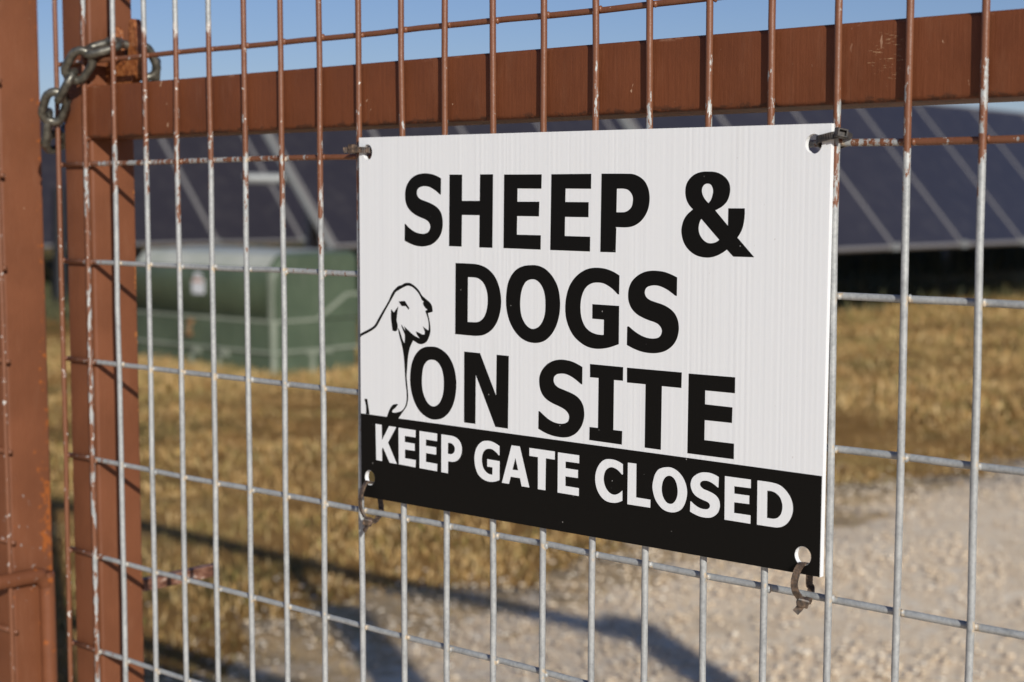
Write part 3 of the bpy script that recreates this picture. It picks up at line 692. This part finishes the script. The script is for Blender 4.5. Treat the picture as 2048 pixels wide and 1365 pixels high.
tag(mesh_arrays('weeds', V, (idx, 3), M['weed']), 'dark green weeds under the solar panels, tall tufts added to darken the ground strip', 'weeds', kind='stuff')

# ------------------------------------------------------------------ gate leaf with the sign
CW, CH, WR = 0.0508, 0.1016, 0.00255
FY0, FY1 = 0.0048, 0.0580
GATE_TOP = 2.36
gate = thing('mesh_gate', 'brown framed gate leaf of galvanised wire mesh carrying the black and white sign', 'gate', (0, 0, 0))

def square_tube(mb, a, b, bev=0.0035):
    """square tube with softly rounded long edges"""
    (x0, y0, z0), (x1, y1, z1) = a, b
    lx, ly, lz = x1-x0, y1-y0, z1-z0
    if lz >= max(lx, ly): mb.prism(rrect(x0, x1, y0, y1, bev), z0, z1, 0, 'z')
    elif lx >= ly: mb.prism(rrect(y0, y1, z0, z1, bev), x0, x1, 0, 'x')
    else: mb.prism(rrect(x0, x1, z0, z1, bev), y0, y1, 0, 'y')

m = MB(); square_tube(m, (0.0000, FY0, 0.06), (0.0494, FY1, GATE_TOP)); m.build('stile', M['brown'], gate)
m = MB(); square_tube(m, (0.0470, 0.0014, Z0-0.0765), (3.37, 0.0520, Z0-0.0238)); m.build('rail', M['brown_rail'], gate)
m = MB(); square_tube(m, (0.0496, FY0, GATE_TOP-0.076), (3.37, FY1, GATE_TOP)); m.build('rail', M['brown'], gate)
m = MB(); square_tube(m, (0.0496, FY0, 0.06), (3.37, FY1, 0.111)); m.build('rail', M['brown'], gate)
m = MB(); square_tube(m, (3.3702, FY0, 0.06), (3.55, FY1+0.03, GATE_TOP+0.05)); m.build('stile', M['brown'], gate)
m = MB(); square_tube(m, (1.70, FY0+0.001, Z0-0.0236), (1.75, FY1, GATE_TOP-0.0765)); square_tube(m, (1.67, FY0+0.055, 0.112), (1.84, FY1+0.05, 2.0)); m.build('stile', M['brown'], gate)  # out of view; the wide lower box is added to broaden the ground shadow

wb = MB()
for k in range(15):
    z = Z0-0.0762 + 0.0525*k/14
    wb.ball((0.0478 + random.gauss(0, 0.0004), 0.0036, z), 0.0032, 0.0030, 0.0030)
for k in range(14):
    wb.ball((0.0505 + random.gauss(0, 0.0003), 0.006 + 0.044*k/13, Z0-0.0240), 0.0032, 0.0030, 0.0028)
wb.build('weld_bead', M['brown_rail'], gate)

# torch cut lug that the chain passes through
lug = [(0.0496,-0.020),(0.0560,-0.0215),(0.0900,-0.0225),(0.0985,-0.013),(0.1030,0.000),(0.1040,0.012),(0.1025,0.025),(0.0985,0.0375),(0.0950,0.0425),(0.0915,0.0415),(0.0895,0.034),(0.0890,0.018),(0.0880,0.006),(0.0830,-0.002),(0.0750,-0.003),(0.0690,0.003),(0.0670,0.014),(0.0665,0.027),(0.0650,0.0350),(0.0615,0.0375),(0.0580,0.035),(0.0560,0.026),(0.0496,0.020)]
lp = spline([np.array(p) for p in lug], [True]+[False]*21+[True], 3)
m = MB()
tri = tessellate_polygon([[Vector((p[0], p[1], 0)) for p in lp]])
n_ = len(lp)
m.add([(p[0], 0.0245, Z0+p[1]) for p in lp], [t for t in tri], 0, False)
m.add([(p[0], 0.0345, Z0+p[1]) for p in lp], [t[::-1] for t in tri], 0, False)
m.add([(p[0], 0.0245, Z0+p[1]) for p in lp]+[(p[0], 0.0345, Z0+p[1]) for p in lp], [(i, (i+1) % n_, n_+(i+1) % n_, n_+i) for i in range(n_)], 0, True)
tag(m.build('chain_lug', M['lug'], gate), 'rusty torch cut lug holding the chain')

m = MB(); m.box((0.0385, 0.0582, Z0-0.5565), (0.0494, 0.158, Z0-0.5440)); tag(m.build('latch_bar', M['bar'], gate), 'flaking flat bar sticking out behind the stile')

def wire_points(p0, p1, n_, j=0.00022):
    p0, p1 = Vector(p0), Vector(p1)
    d = (p1-p0).normalized(); a, b = random.uniform(0, 6), random.uniform(0, 6)
    o = []
    for k in range(n_+1):
        s = (p1-p0).length*k/n_
        w = Vector((0.00035*math.sin(s*9+a) + 0.0002*math.sin(s*23+b), 0, 0.00035*math.sin(s*8+b) + 0.0002*math.sin(s*21+a)))
        o.append(p0.lerp(p1, k/n_) + w - d*w.dot(d) + Vector((random.gauss(0, j), random.gauss(0, j), random.gauss(0, j))))
    return o

ROWS = [Z0 + k*CH for k in range(8)] + [Z0 - k*CH for k in range(1, 15)]
off = {0: 0.0006, 4: 0.0, 19: -0.001}
VX = [k*CW + random.gauss(0, 0.00045) for k in range(0, 67)]
for k, x in enumerate(VX):
    m = MB()
    m.tube(wire_points((x, -0.0022, 0.09), (x + random.gauss(0, 0.0004), -0.0022, GATE_TOP-0.01), 30), WR, 10)
    m.build('vertical_wire', M['wire'], gate)
DZ = {0: 0.0006, 1: -0.0005, 2: 0.0012, 3: 0.0006, 4: -0.0002, 5: -0.0008, 6: 0.0004}
for i, z in enumerate(sorted(ROWS, reverse=True)):
    k = round((Z0-z)/CH)
    z = z + DZ.get(k, 0.0)
    m = MB()
    m.tube(wire_points((-0.0020, 0.0021, z), (3.355, 0.0021, z), 70), WR*0.98, 10)
    if -1 < k < 8:
        for x in VX[:22]:
            m.ball((x+0.0029, 0.0, z + random.gauss(0, 0.0005)), random.uniform(0.0010, 0.0021), 0.0022, random.uniform(0.0021, 0.0030))
            m.ball((x-0.0027, 0.0004, z + random.gauss(0, 0.0005)), random.uniform(0.0008, 0.0015), 0.0020, random.uniform(0.0018, 0.0026))
    m.build('horizontal_wire', M['wire'], gate)

# ------------------------------------------------------------------ the other gate leaf, at the left edge
leaf = thing('mesh_gate', 'brown gate leaf at the left edge with rust spots and a drop rod', 'gate', (-0.125, 0, 0))
leaf.rotation_euler = (0, R(-0.30), 0)
lz = Z0-0.35
def sub(mb, name, mat):
    o = mb.build(name, mat, leaf)
    o.location = (0.125, 0, 0)
    return o
m = MB(); square_tube(m, (-0.1755, FY0, 0.06), (-0.1185, FY1, GATE_TOP), 0.004); sub(m, 'stile', M['brown_rusty'])
for z in (Z0-0.0765, GATE_TOP-0.051, 0.06):
    m = MB(); square_tube(m, (-2.75, FY0, z), (-0.1757, FY1-0.0008, z+0.0515)); sub(m, 'rail', M['brown'])
for k in range(0, 12):
    x = -0.1115 - k*CW
    m = MB(); m.tube(wire_points((x, -0.0022, 0.09), (x, -0.0022, GATE_TOP-0.01), 30), WR, 10); sub(m, 'vertical_wire', M['wire_left'])
for z in sorted(ROWS):
    m = MB(); m.tube(wire_points((-0.108, 0.0021, z-0.010), (-0.75, 0.0021, z-0.010), 14), WR, 10); sub(m, 'horizontal_wire', M['wire_left'])
m = MB()
rp = [(-0.1095, 0.0440, 0.30), (-0.1115, 0.0440, 0.60), (-0.1115, 0.0440, Z0-0.590), (-0.1115, 0.0425, Z0-0.573), (-0.1113, 0.036, Z0-0.5635), (-0.111, 0.026, Z0-0.5605), (-0.110, -0.04, Z0-0.5600), (-0.109, -0.16, Z0-0.5600)]
m.tube(smooth_path(rp, 6), 0.0088, 14)
sub(m, 'drop_rod', M['brown_rusty'])

# ------------------------------------------------------------------ chain
def link_mesh(mb, c, axis, nrm, length=0.0445, width=0.0300, r=0.0045):
    c, axis = Vector(c), Vector(axis).normalized()
    nrm = Vector(nrm); nrm = (nrm - axis*nrm.dot(axis)).normalized(); side = nrm.cross(axis)
    rr = width/2 - r; half = length/2 - r - rr
    pts = []
    for k in range(9):
        a = -math.pi/2 + math.pi*k/8
        pts.append(c + axis*(half + rr*math.cos(a)) + side*(rr*math.sin(a)))
    for k in range(9):
        a = math.pi/2 + math.pi*k/8
        pts.append(c + axis*(-half + rr*math.cos(a)) + side*(rr*math.sin(a)))
    mb.tube(pts, r, 10, 0, closed=True)
chain = thing('steel_chain', 'heavy grey steel chain fastening the two gate leaves', 'chain', (0, 0, 0))
CAMP = Vector((1.447, -0.9216, 1.4))
# centres of the links, from behind the lug round to the other stile
links = [((0.060, 0.078, 1.530), 'edge', (-0.6, 0.35, -1)), ((0.0700, 0.056, 1.5440), 'face', (0.1, -0.6, 0.9)), ((0.0765, 0.0300, 1.5590), 'edge', (-0.12, -1, 0.12)), ((0.0760, 0.0035, 1.5540), 'face2', (-0.75, -0.75, -0.28)),
         ((0.0570, -0.0125, 1.5365), 'face', (-1, -0.12, -1.0)), ((0.0350, -0.0135, 1.5170), 'edge', (-1, 0, -0.95)), ((0.0110, -0.0125, 1.4970), 'face', (-0.75, 0.1, -1)),
         ((-0.0130, -0.0060, 1.4760), 'edge', (-0.35, 0.1, -1)), ((-0.0360, 0.0170, 1.4640), 'face', (-0.9, 0.9, -0.45)), ((-0.0640, 0.0420, 1.4720), 'edge', (-1, 0.55, 0.2)), ((-0.092, 0.0680, 1.478), 'face', (-1, 0.7, 0.1))]
for c, kind, ax in links:
    m = MB(); c = Vector(c); view = (CAMP-c).normalized(); ax = Vector(ax).normalized()
    if kind == 'face': nrm = view
    elif kind == 'edge': nrm = ax.cross(view)
    else: nrm = (ax.cross(view) + 0.35*view)
    link_mesh(m, c, ax, nrm)
    m.build('chain_link', M['chain'], chain)

# ------------------------------------------------------------------ the sign
SX, SZ = 0.4640, Z0-0.0867
SF, SB = -0.0091, -0.0051          # front and back faces of the fluted sheet
def sp(u, v, y): return (SX + u/1000, y, SZ + v/1000)
def parse(groups):
    out = []
    for g in groups:
        cs = []
        for c in g.split('/'):
            pts, cor = [], []
            for t in c.split():
                cor.append(t[-1] == '*'); pts.append(np.array([float(q) for q in t.rstrip('*').split(',')]))
            cs.append(spline(pts, cor, 4))
        out.append(cs)
    return out
def fill(mb, contours, y, mat=0):
    polys = [[Vector((p[0], p[1], 0)) for p in c] for c in contours]
    flat_ = [p for c in polys for p in c]
    for t in tessellate_polygon(polys):
        a, b, c = (flat_[i] for i in t)
        if (b-a).cross(c-a).z < 0: t = (t[0], t[2], t[1])
        mb.add([sp(flat_[i].x, flat_[i].y, y) for i in t], [(0, 1, 2)], mat)

sign = thing('warning_sign', 'white fluted plastic sign reading SHEEP & DOGS ON SITE, KEEP GATE CLOSED', 'sign', (0, 0, 0))
OUT = [(0.0, 0.0), (0.0, -304.6), (448.2, -303.4), (450.2, -2.4)]
HOLES = [(10.4, -12.4, 5.6, 6.6), (437.2, -15.4, 6.3, 6.6), (10.6, -287.6, 5.9, 6.3), (434.6, -291.0, 6.2, 6.4)]
def hole(c, n_=24):
    return [np.array([c[0] + c[2]*math.cos(2*math.pi*k/n_), c[1] + c[3]*math.sin(2*math.pi*k/n_)]) for k in range(n_)]
m = MB()
hs = [hole(h) for h in HOLES]
fill(m, [[np.array(p) for p in OUT]] + hs, SF)
fill(m, [[np.array(p) for p in OUT]] + hs, SB)
for ring in [[np.array(p) for p in OUT]] + hs:
    n_ = len(ring)
    m.add([sp(p[0], p[1], SF) for p in ring] + [sp(p[0], p[1], SB) for p in ring], [(i, n_+i, n_+(i+1) % n_, (i+1) % n_) for i in range(n_)], 0, False)
m.build('panel', M['sign_white'], sign)
m = MB()
BAND = [(0.05, -233.2), (0.05, -304.58), (447.7, -303.38), (448.1, -235.0)]
fill(m, [[np.array(p) for p in BAND]] + [hole((h[0], h[1], h[2]+0.15, h[3]+0.15)) for h in HOLES[2:]], SF-0.00012)
m.build('black_band', M['ink'], sign)
m = MB()
for g in parse(GLYPHS_BLACK): fill(m, g, SF-0.00012)
m.build('lettering', M['ink'], sign)
m = MB()
for g in parse(GLYPHS_WHITE): fill(m, g, SF-0.00024)
tag(m.build('lettering', M['ink_white'], sign), 'white lettering on the black band')
for nm, g in zip(('sheep_outline', 'sheep_eye', 'sheep_ear', 'sheep_leg'), parse(GLYPHS_SHEEP)):
    m = MB()
    fill(m, [[np.array([max(p[0], 0.2), p[1]]) for p in c] for c in g], SF-0.00018)
    m.build(nm, M['ink'], sign)

# ------------------------------------------------------------------ cable ties
def tie(label, path, wd, head_c, head_axis, head_n, tail, mats, n_=7):
    t = thing('cable_tie', label, 'cable tie', (0, 0, 0), 'cable ties holding the sign')
    m = MB(); pts = smooth_path(path, n_)
    m.ribbon(pts, Vector(wd), 0.0047, 0.0012, 0, 0.5); m.build('strap', mats, t)
    m = MB()
    a = Vector(head_axis).normalized(); nn = Vector(head_n); nn = (nn-a*nn.dot(a)).normalized(); w = a.cross(nn); c = Vector(head_c)
    vs = []
    for sa, k in ((-1, 0.86), (-0.7, 1.0), (0.7, 1.0), (1, 0.86)):
        for sw, sn in ((-1, -1), (1, -1), (1, 1), (-1, 1)):
            vs.append(c + a*(sa*0.0030) + w*(sw*0.0039*k) + nn*(sn*0.0030*k))
    fs = [(i*4+k, i*4+(k+1) % 4, (i+1)*4+(k+1) % 4, (i+1)*4+k) for i in range(3) for k in range(4)] + [(3, 2, 1, 0)]
    m.add(vs, fs)
    # the open far end of the head: a rim and a recessed floor
    rim = [c + a*0.0030 + w*(sw*0.0039*0.86) + nn*(sn*0.0030*0.86) for sw, sn in ((-1,-1),(1,-1),(1,1),(-1,1))]
    inn = [c + a*0.0030 + w*(sw*0.0026) + nn*(sn*0.0018) for sw, sn in ((-1,-1),(1,-1),(1,1),(-1,1))]
    flo = [p - a*0.0030 for p in inn]
    m.add(rim+inn+flo, [(k, (k+1) % 4, 4+(k+1) % 4, 4+k) for k in range(4)] + [(4+k, 4+(k+1) % 4, 8+(k+1) % 4, 8+k) for k in range(4)] + [(8, 9, 10, 11)])
    m.build('head', mats, t)
    if tail:
        m = MB(); m.ribbon(smooth_path(tail, n_), Vector(wd), 0.0047, 0.0012, 0, 0.5); m.build('tail', mats, t)
    return t
ZT = Z0
tie('faded brown cable tie with a stub tail at the top left corner of the sign',
    [(0.4612, -0.0125, ZT-0.0968), (0.4660, -0.0122, ZT-0.0968), (0.4715, -0.0112, ZT-0.0970), (0.4748, -0.0075, ZT-0.0972), (0.4748, -0.0010, ZT-0.0972), (0.4720, 0.0060, ZT-0.0970), (0.4640, 0.0085, ZT-0.0970), (0.4560, 0.0065, ZT-0.0970), (0.4530, 0.0000, ZT-0.0970), (0.4540, -0.0070, ZT-0.0970), (0.4575, -0.0115, ZT-0.0968)],
    (0, 0, 1), (0.4600, -0.0128, ZT-0.0962), (-1, -0.02, 0.02), (0, -1, 0), [(0.4570, -0.0130, ZT-0.0968), (0.4535, -0.0134, ZT-0.0966), (0.4500, -0.0136, ZT-0.0972)], M['tie'])
tie('black cable tie with an open square head at the top right corner of the sign',
    [(0.9205, -0.0115, ZT-0.0965), (0.9165, -0.0122, ZT-0.0972), (0.9105, -0.0122, ZT-0.0984), (0.9060, -0.0110, ZT-0.0992), (0.9030, -0.0070, ZT-0.1010), (0.9030, 0.0010, ZT-0.1030), (0.9070, 0.0075, ZT-0.1035), (0.9160, 0.0082, ZT-0.1010), (0.9210, 0.0050, ZT-0.0985), (0.9225, -0.0030, ZT-0.0970), (0.9222, -0.0090, ZT-0.0962)],
    (0, 0, 1), (0.9225, -0.0112, ZT-0.0958), (0.82, -0.55, 0.10), (0.2, 0.1, 1), None, M['tie_black'])
tie('grey brown cable tie looped through the bottom left hole of the sign',
    [(0.4715, -0.0060, ZT-0.3790), (0.4730, -0.0112, ZT-0.3780), (0.4718, -0.0145, ZT-0.3830), (0.4700, -0.0160, ZT-0.3930), (0.4705, -0.0158, ZT-0.4010), (0.4730, -0.0140, ZT-0.4075)],
    (0.85, -0.25, 0), (0.4750, -0.0120, ZT-0.4115), (-0.35, 0.0, -1), (0.6, -0.8, 0), [(0.4743, -0.0118, ZT-0.4135), (0.4735, -0.0125, ZT-0.4165), (0.4715, -0.0135, ZT-0.4205)], M['tie'])
tie('orange brown ribbed cable tie looped through the bottom right hole of the sign',
    [(0.8985, -0.0060, ZT-0.3835), (0.8990, -0.0112, ZT-0.3828), (0.8978, -0.0146, ZT-0.3870), (0.8965, -0.0160, ZT-0.3950), (0.8972, -0.0155, ZT-0.4010), (0.8990, -0.0135, ZT-0.4050)],
    (0.95, 0.25, 0.0), (0.9005, -0.0115, ZT-0.4085), (-0.30, 0.0, -1), (0.6, -0.8, 0), [(0.8998, -0.0112, ZT-0.4100), (0.8985, -0.0125, ZT-0.4130), (0.8962, -0.0135, ZT-0.4160)], M['tie'])
# the strands of the two lower ties that pass behind the sheet and the wire
for o in [q for q in COL.objects if q.name.startswith('cable_tie')][2:]:
    x0 = 0.4735 if 'left' in o['label'] else 0.8990
    zt, zb = (ZT-0.3790, ZT-0.4110) if 'left' in o['label'] else (ZT-0.3835, ZT-0.4080)
    m = MB()
    m.ribbon(smooth_path([(x0, -0.0050, zt), (x0-0.0025, 0.0030, zt-0.003), (x0-0.0055, 0.0085, zt-0.010), (x0-0.0065, 0.0100, zt-0.018), (x0-0.0040, 0.0085, zb+0.004), (x0+0.0010, -0.0040, zb-0.002), (x0+0.0015, -0.0100, zb-0.001)], 6), Vector((0.98, 0.10, 0)), 0.0047, 0.0012, 0, 0.5)
    m.build('strap', M['tie'], o)

# ------------------------------------------------------------------ transformer box
tb = thing('transformer_box', 'green metal transformer cabinet with a white sticker standing in the dry grass', 'transformer', (-9.2, 7.6, 0))
def tpart(mb, name, mat):
    o = mb.build(name, mat, tb); o.location = (9.2, -7.6, 0); return o
X0, X1, Y0, Y1 = -10.16, -8.26, 7.15, 8.08
m = MB(); m.prism(rrect(X0+0.015, X1-0.015, Y0+0.015, Y1-0.015, 0.03), -0.05, 0.193); tpart(m, 'base', M['green'])
m = MB()
m.prism(rrect(X0-0.006, X1+0.008, Y0-0.008, Y1+0.006, 0.03), 0.193, 0.214)
m.prism(rrect(X1-0.045, X1+0.003, Y0-0.003, Y0+0.045, 0.02), -0.05, 0.193)
for x in (-8.98, -9.35):
    m.box((x, Y0-0.002, -0.04), (x+0.03, Y0+0.016, 0.193)); m.box((x, Y0-0.002, 0.14), (x+0.14, Y0+0.0155, 0.1935))
m.box((X1-0.016, 7.55, -0.04), (X1+0.002, 7.58, 0.193)); m.box((X1-0.016, 7.50, 0.168), (X1+0.003, 7.78, 0.1935))
tag(tpart(m, 'edge_trim', M['green_pale']), 'bleached pale flange')
m = MB(); m.prism(rrect(X0, X1, Y0, Y1, 0.035), 0.214, 0.440); tpart(m, 'lower_cabinet', M['green'])
# the side skirt steps up towards the back
m = MB(); m.prism([(7.62, 0.452), (7.93, 0.640), (8.075, 0.640), (8.075, 0.452)], X1-0.02, X1+0.004, 0, 'x', False); tpart(m, 'side_plate', M['green'])
m = MB()
m.prism(rrect(X0-0.006, X1+0.010, Y0-0.010, 7.63, 0.03), 0.440, 0.462)
m.prism([(7.615, 0.440), (7.945, 0.632), (8.085, 0.632), (8.085, 0.654), (7.925, 0.654), (7.60, 0.462)], X1-0.02, X1+0.010, 0, 'x', False)
m.prism(rrect(X1-0.05, X1+0.004, Y0-0.004, Y0+0.05, 0.022), 0.214, 0.440)
tag(tpart(m, 'edge_trim', M['green_pale']), 'bleached pale seam of the hood')
# hood: front rises, rolls over into the lid
prof = [(Y0, 0.462), (Y0, 0.845), (Y0+0.004, 0.857), (Y0+0.012, 0.868), (Y0+0.085, 0.950), (Y0+0.105, 0.968), (Y0+0.135, 0.982), (Y0+0.17, 0.988)]
prof += [(7.75, 1.000)]
for k in range(0, 7):
    a = R(90*k/6); prof.append((8.01 + 0.07*math.sin(a), 0.93 + 0.07*math.cos(a)))
prof += [(8.08, 0.462)]
m = MB()
xs_ = [X0, X0+0.012, X0+0.05, X1-0.06, X1-0.014, X1]
ins = [0.035, 0.012, 0.0, 0.0, 0.012, 0.032]
cy, cz = 7.6, 0.70
vs = []
for x, i_ in zip(xs_, ins):
    for (y, z) in prof:
        yy = y + (i_ if y < cy else -i_)*(1 if abs(y-cy) > 0.3 else 0); zz = z - (i_ if z > 0.8 else 0)
        vs.append((x, yy, zz))
n_ = len(prof)
m.add(vs, [(i*n_+k, (i+1)*n_+k, (i+1)*n_+(k+1) % n_, i*n_+(k+1) % n_) for i in range(len(xs_)-1) for k in range(n_)], 0, True)
m.add(vs[:n_], [tuple(range(n_))], 0); m.add(vs[-n_:], [tuple(range(n_))[::-1]], 0)
tpart(m, 'hood', M['green'])
m = MB()
m.prism(rrect(X1-0.055, X1+0.003, Y0-0.003, Y0+0.012, 0.005), 0.462, 0.845)
tag(tpart(m, 'edge_trim', M['green_pale']), 'bleached pale corner of the hood')
# top skin, paler to paint in light from sky and sun, 3 mm proud, with its own rolled front
lid = [p for p in prof[3:-1]]
m = MB()
outer = [(y-0.003 if y < 7.4 else y+(0.003 if y > 8.0 else 0), z+0.003) for y, z in lid]
lv = [(x, y, z) for x in (X0+0.055, X1-0.075) for (y, z) in outer]
k_ = len(outer)
m.add(lv, [(i, k_+i, k_+i+1, i+1) for i in range(k_-1)], 0, True)
m.add([(x, y, z) for x in (X0+0.055, X1-0.075) for (y, z) in lid], [(i+1, k_+i+1, k_+i, i) for i in range(k_-1)], 0, True)
tag(tpart(m, 'lid', M['lid_pale']), 'lid with sky and sun light painted in')
m = MB(); m.prism(rrect(-9.295, -9.130, 0.640, 0.765, 0.012), Y0-0.006, Y0-0.002, 0, 'y', False)
m.prism(rrect(-9.270, -9.150, 0.740, 0.820, 0.045), Y0-0.0085, Y0-0.0062, 0, 'y', False)
st = tpart(m, 'sticker', M['label_white'])
m = MB(); m.prism(rrect(-9.285, -9.145, 0.742, 0.757, 0.005), Y0-0.0105, Y0-0.0088, 0, 'y', False); m.prism([(-9.222, 0.745), (-9.196, 0.745), (-9.209, 0.775)], Y0-0.013, Y0-0.0108, 0, 'y', False)
o = m.build('sticker_mark', M['label_orange'], st)
m = MB(); m.prism(rrect(-9.345, -9.285, 0.385, 0.432, 0.012), Y0-0.03, Y0+0.005, 0, 'y'); m.tube(smooth_path([(-9.335, Y0-0.02, 0.385), (-9.335, Y0-0.03, 0.34), (-9.315, Y0-0.03, 0.325), (-9.295, Y0-0.03, 0.34), (-9.295, Y0-0.02, 0.385)], 5), 0.006, 8)
m.box((-9.345, Y0-0.045, 0.285), (-9.285, Y0-0.015, 0.33)); tpart(m, 'padlock', M['brass'])

# ------------------------------------------------------------------ solar rows
PITCH, SLOPE, TILT = 1.692, 2.44, R(49.5)
UP = Vector((-math.cos(TILT), 0, math.sin(TILT))); NRM = Vector((math.sin(TILT), 0, math.cos(TILT)))
def row(label, xc, zb, y0, count, post_y):
    r_ = thing('solar_table', label, 'solar panels', (xc, y0, 0), 'rows of tilted solar panels')
    def L3(s, y, d): return Vector((0, y, zb)) + UP*s + NRM*d
    proto = None
    for k in range(count):
        if proto is None:
            m = MB()
            a = [L3(s, y, d) for d in (-0.04, 0.0) for (s, y) in ((0, 0.008), (SLOPE, 0.008), (SLOPE, PITCH-0.008), (0, PITCH-0.008))]
            m.add(a, [(0,1,2,3),(7,6,5,4),(0,4,5,1),(1,5,6,2),(2,6,7,3),(3,7,4,0)], 1)
            f_ = 0.038
            m.add([L3(s, y, 0.002) for (s, y) in ((0.035, f_), (SLOPE-0.035, f_), (SLOPE-0.035, PITCH-f_), (0.035, PITCH-f_))], [(3, 2, 1, 0)], 0)
            o = m.build('solar_panel', [M['glass'], M['frame']], r_); proto = o
            m = MB()
            for y in (PITCH,):
                p = L3(0.01, y, 0.006); m.box(tuple(p - Vector((0.045, 0.045, 0.04))), tuple(p + Vector((0.04, 0.045, 0.04))))
            clip = m.build('clamp', M['steel'], o)
        else:
            o = proto.copy(); COL.objects.link(o); o.parent = r_; o.location = (0, k*PITCH, 0)
            c2 = clip.copy(); COL.objects.link(c2); c2.parent = o
    m = MB()
    a = [L3(s, y, d) for d in (-0.10, -0.042) for (s, y) in ((0.02, -0.02), (SLOPE-0.02, -0.02), (SLOPE-0.02, 0.03), (0.02, 0.03))]
    m.add(a, [(0,1,2,3),(7,6,5,4),(0,4,5,1),(1,5,6,2),(2,6,7,3),(3,7,4,0)]); m.build('end_rail', M['steel'], r_)
    tz = zb + SLOPE/2*math.sin(TILT) - 0.24*math.cos(TILT); tx = -SLOPE/2*math.cos(TILT) - 0.24*math.sin(TILT)
    m = MB(); m.tube([(tx, -0.50, tz), (tx, count*PITCH+0.3, tz)], 0.058, 14); m.build('torque_tube', M['steel'], r_)
    for y in post_y:
        m = MB(); x = tx
        m.box((x-0.05, y-0.07, 0), (x+0.05, y-0.062, tz-0.07)); m.box((x-0.05, y+0.062, 0), (x+0.05, y+0.07, tz-0.07)); m.box((x-0.004, y-0.0618, 0), (x+0.004, y+0.0618, tz-0.07))
        m.build('support_post', M['steel'], r_)
    return r_
row('dark solar panel row to the right of the sign, nearest the gate', -7.084, 0.90, 11.738, 16, (1.2, 9.5, 15, 21))
row('middle solar panel row behind the green cabinet, with a bare tube end', -11.892, 0.90, 11.096, 16, (0.5, 6.0, 11.5, 17))
row('farthest solar panel row, seen at the left beside the chain', -17.76, 0.7875, 7.22, 14, (0.5, 6.0, 11.5))

# black corrugated pipe standing before the farthest row
pp_ = thing('corrugated_pipe', 'black corrugated pipe standing upright beyond the gap between the gate leaves', 'pipe', (-16.0, 10.15, 0))
m = MB(); pts = []; rad = []
for k in range(120):
    z = -0.02 + 1.60*k/119
    pts.append((0.03*z/1.6, 0, z)); rad.append((0.105-0.028*z/1.6) + (0.009 if (k//2) % 2 else -0.004))
m.tube(pts, 0.1, 16, rad=rad); m.build('pipe', M['black_plastic'], pp_)
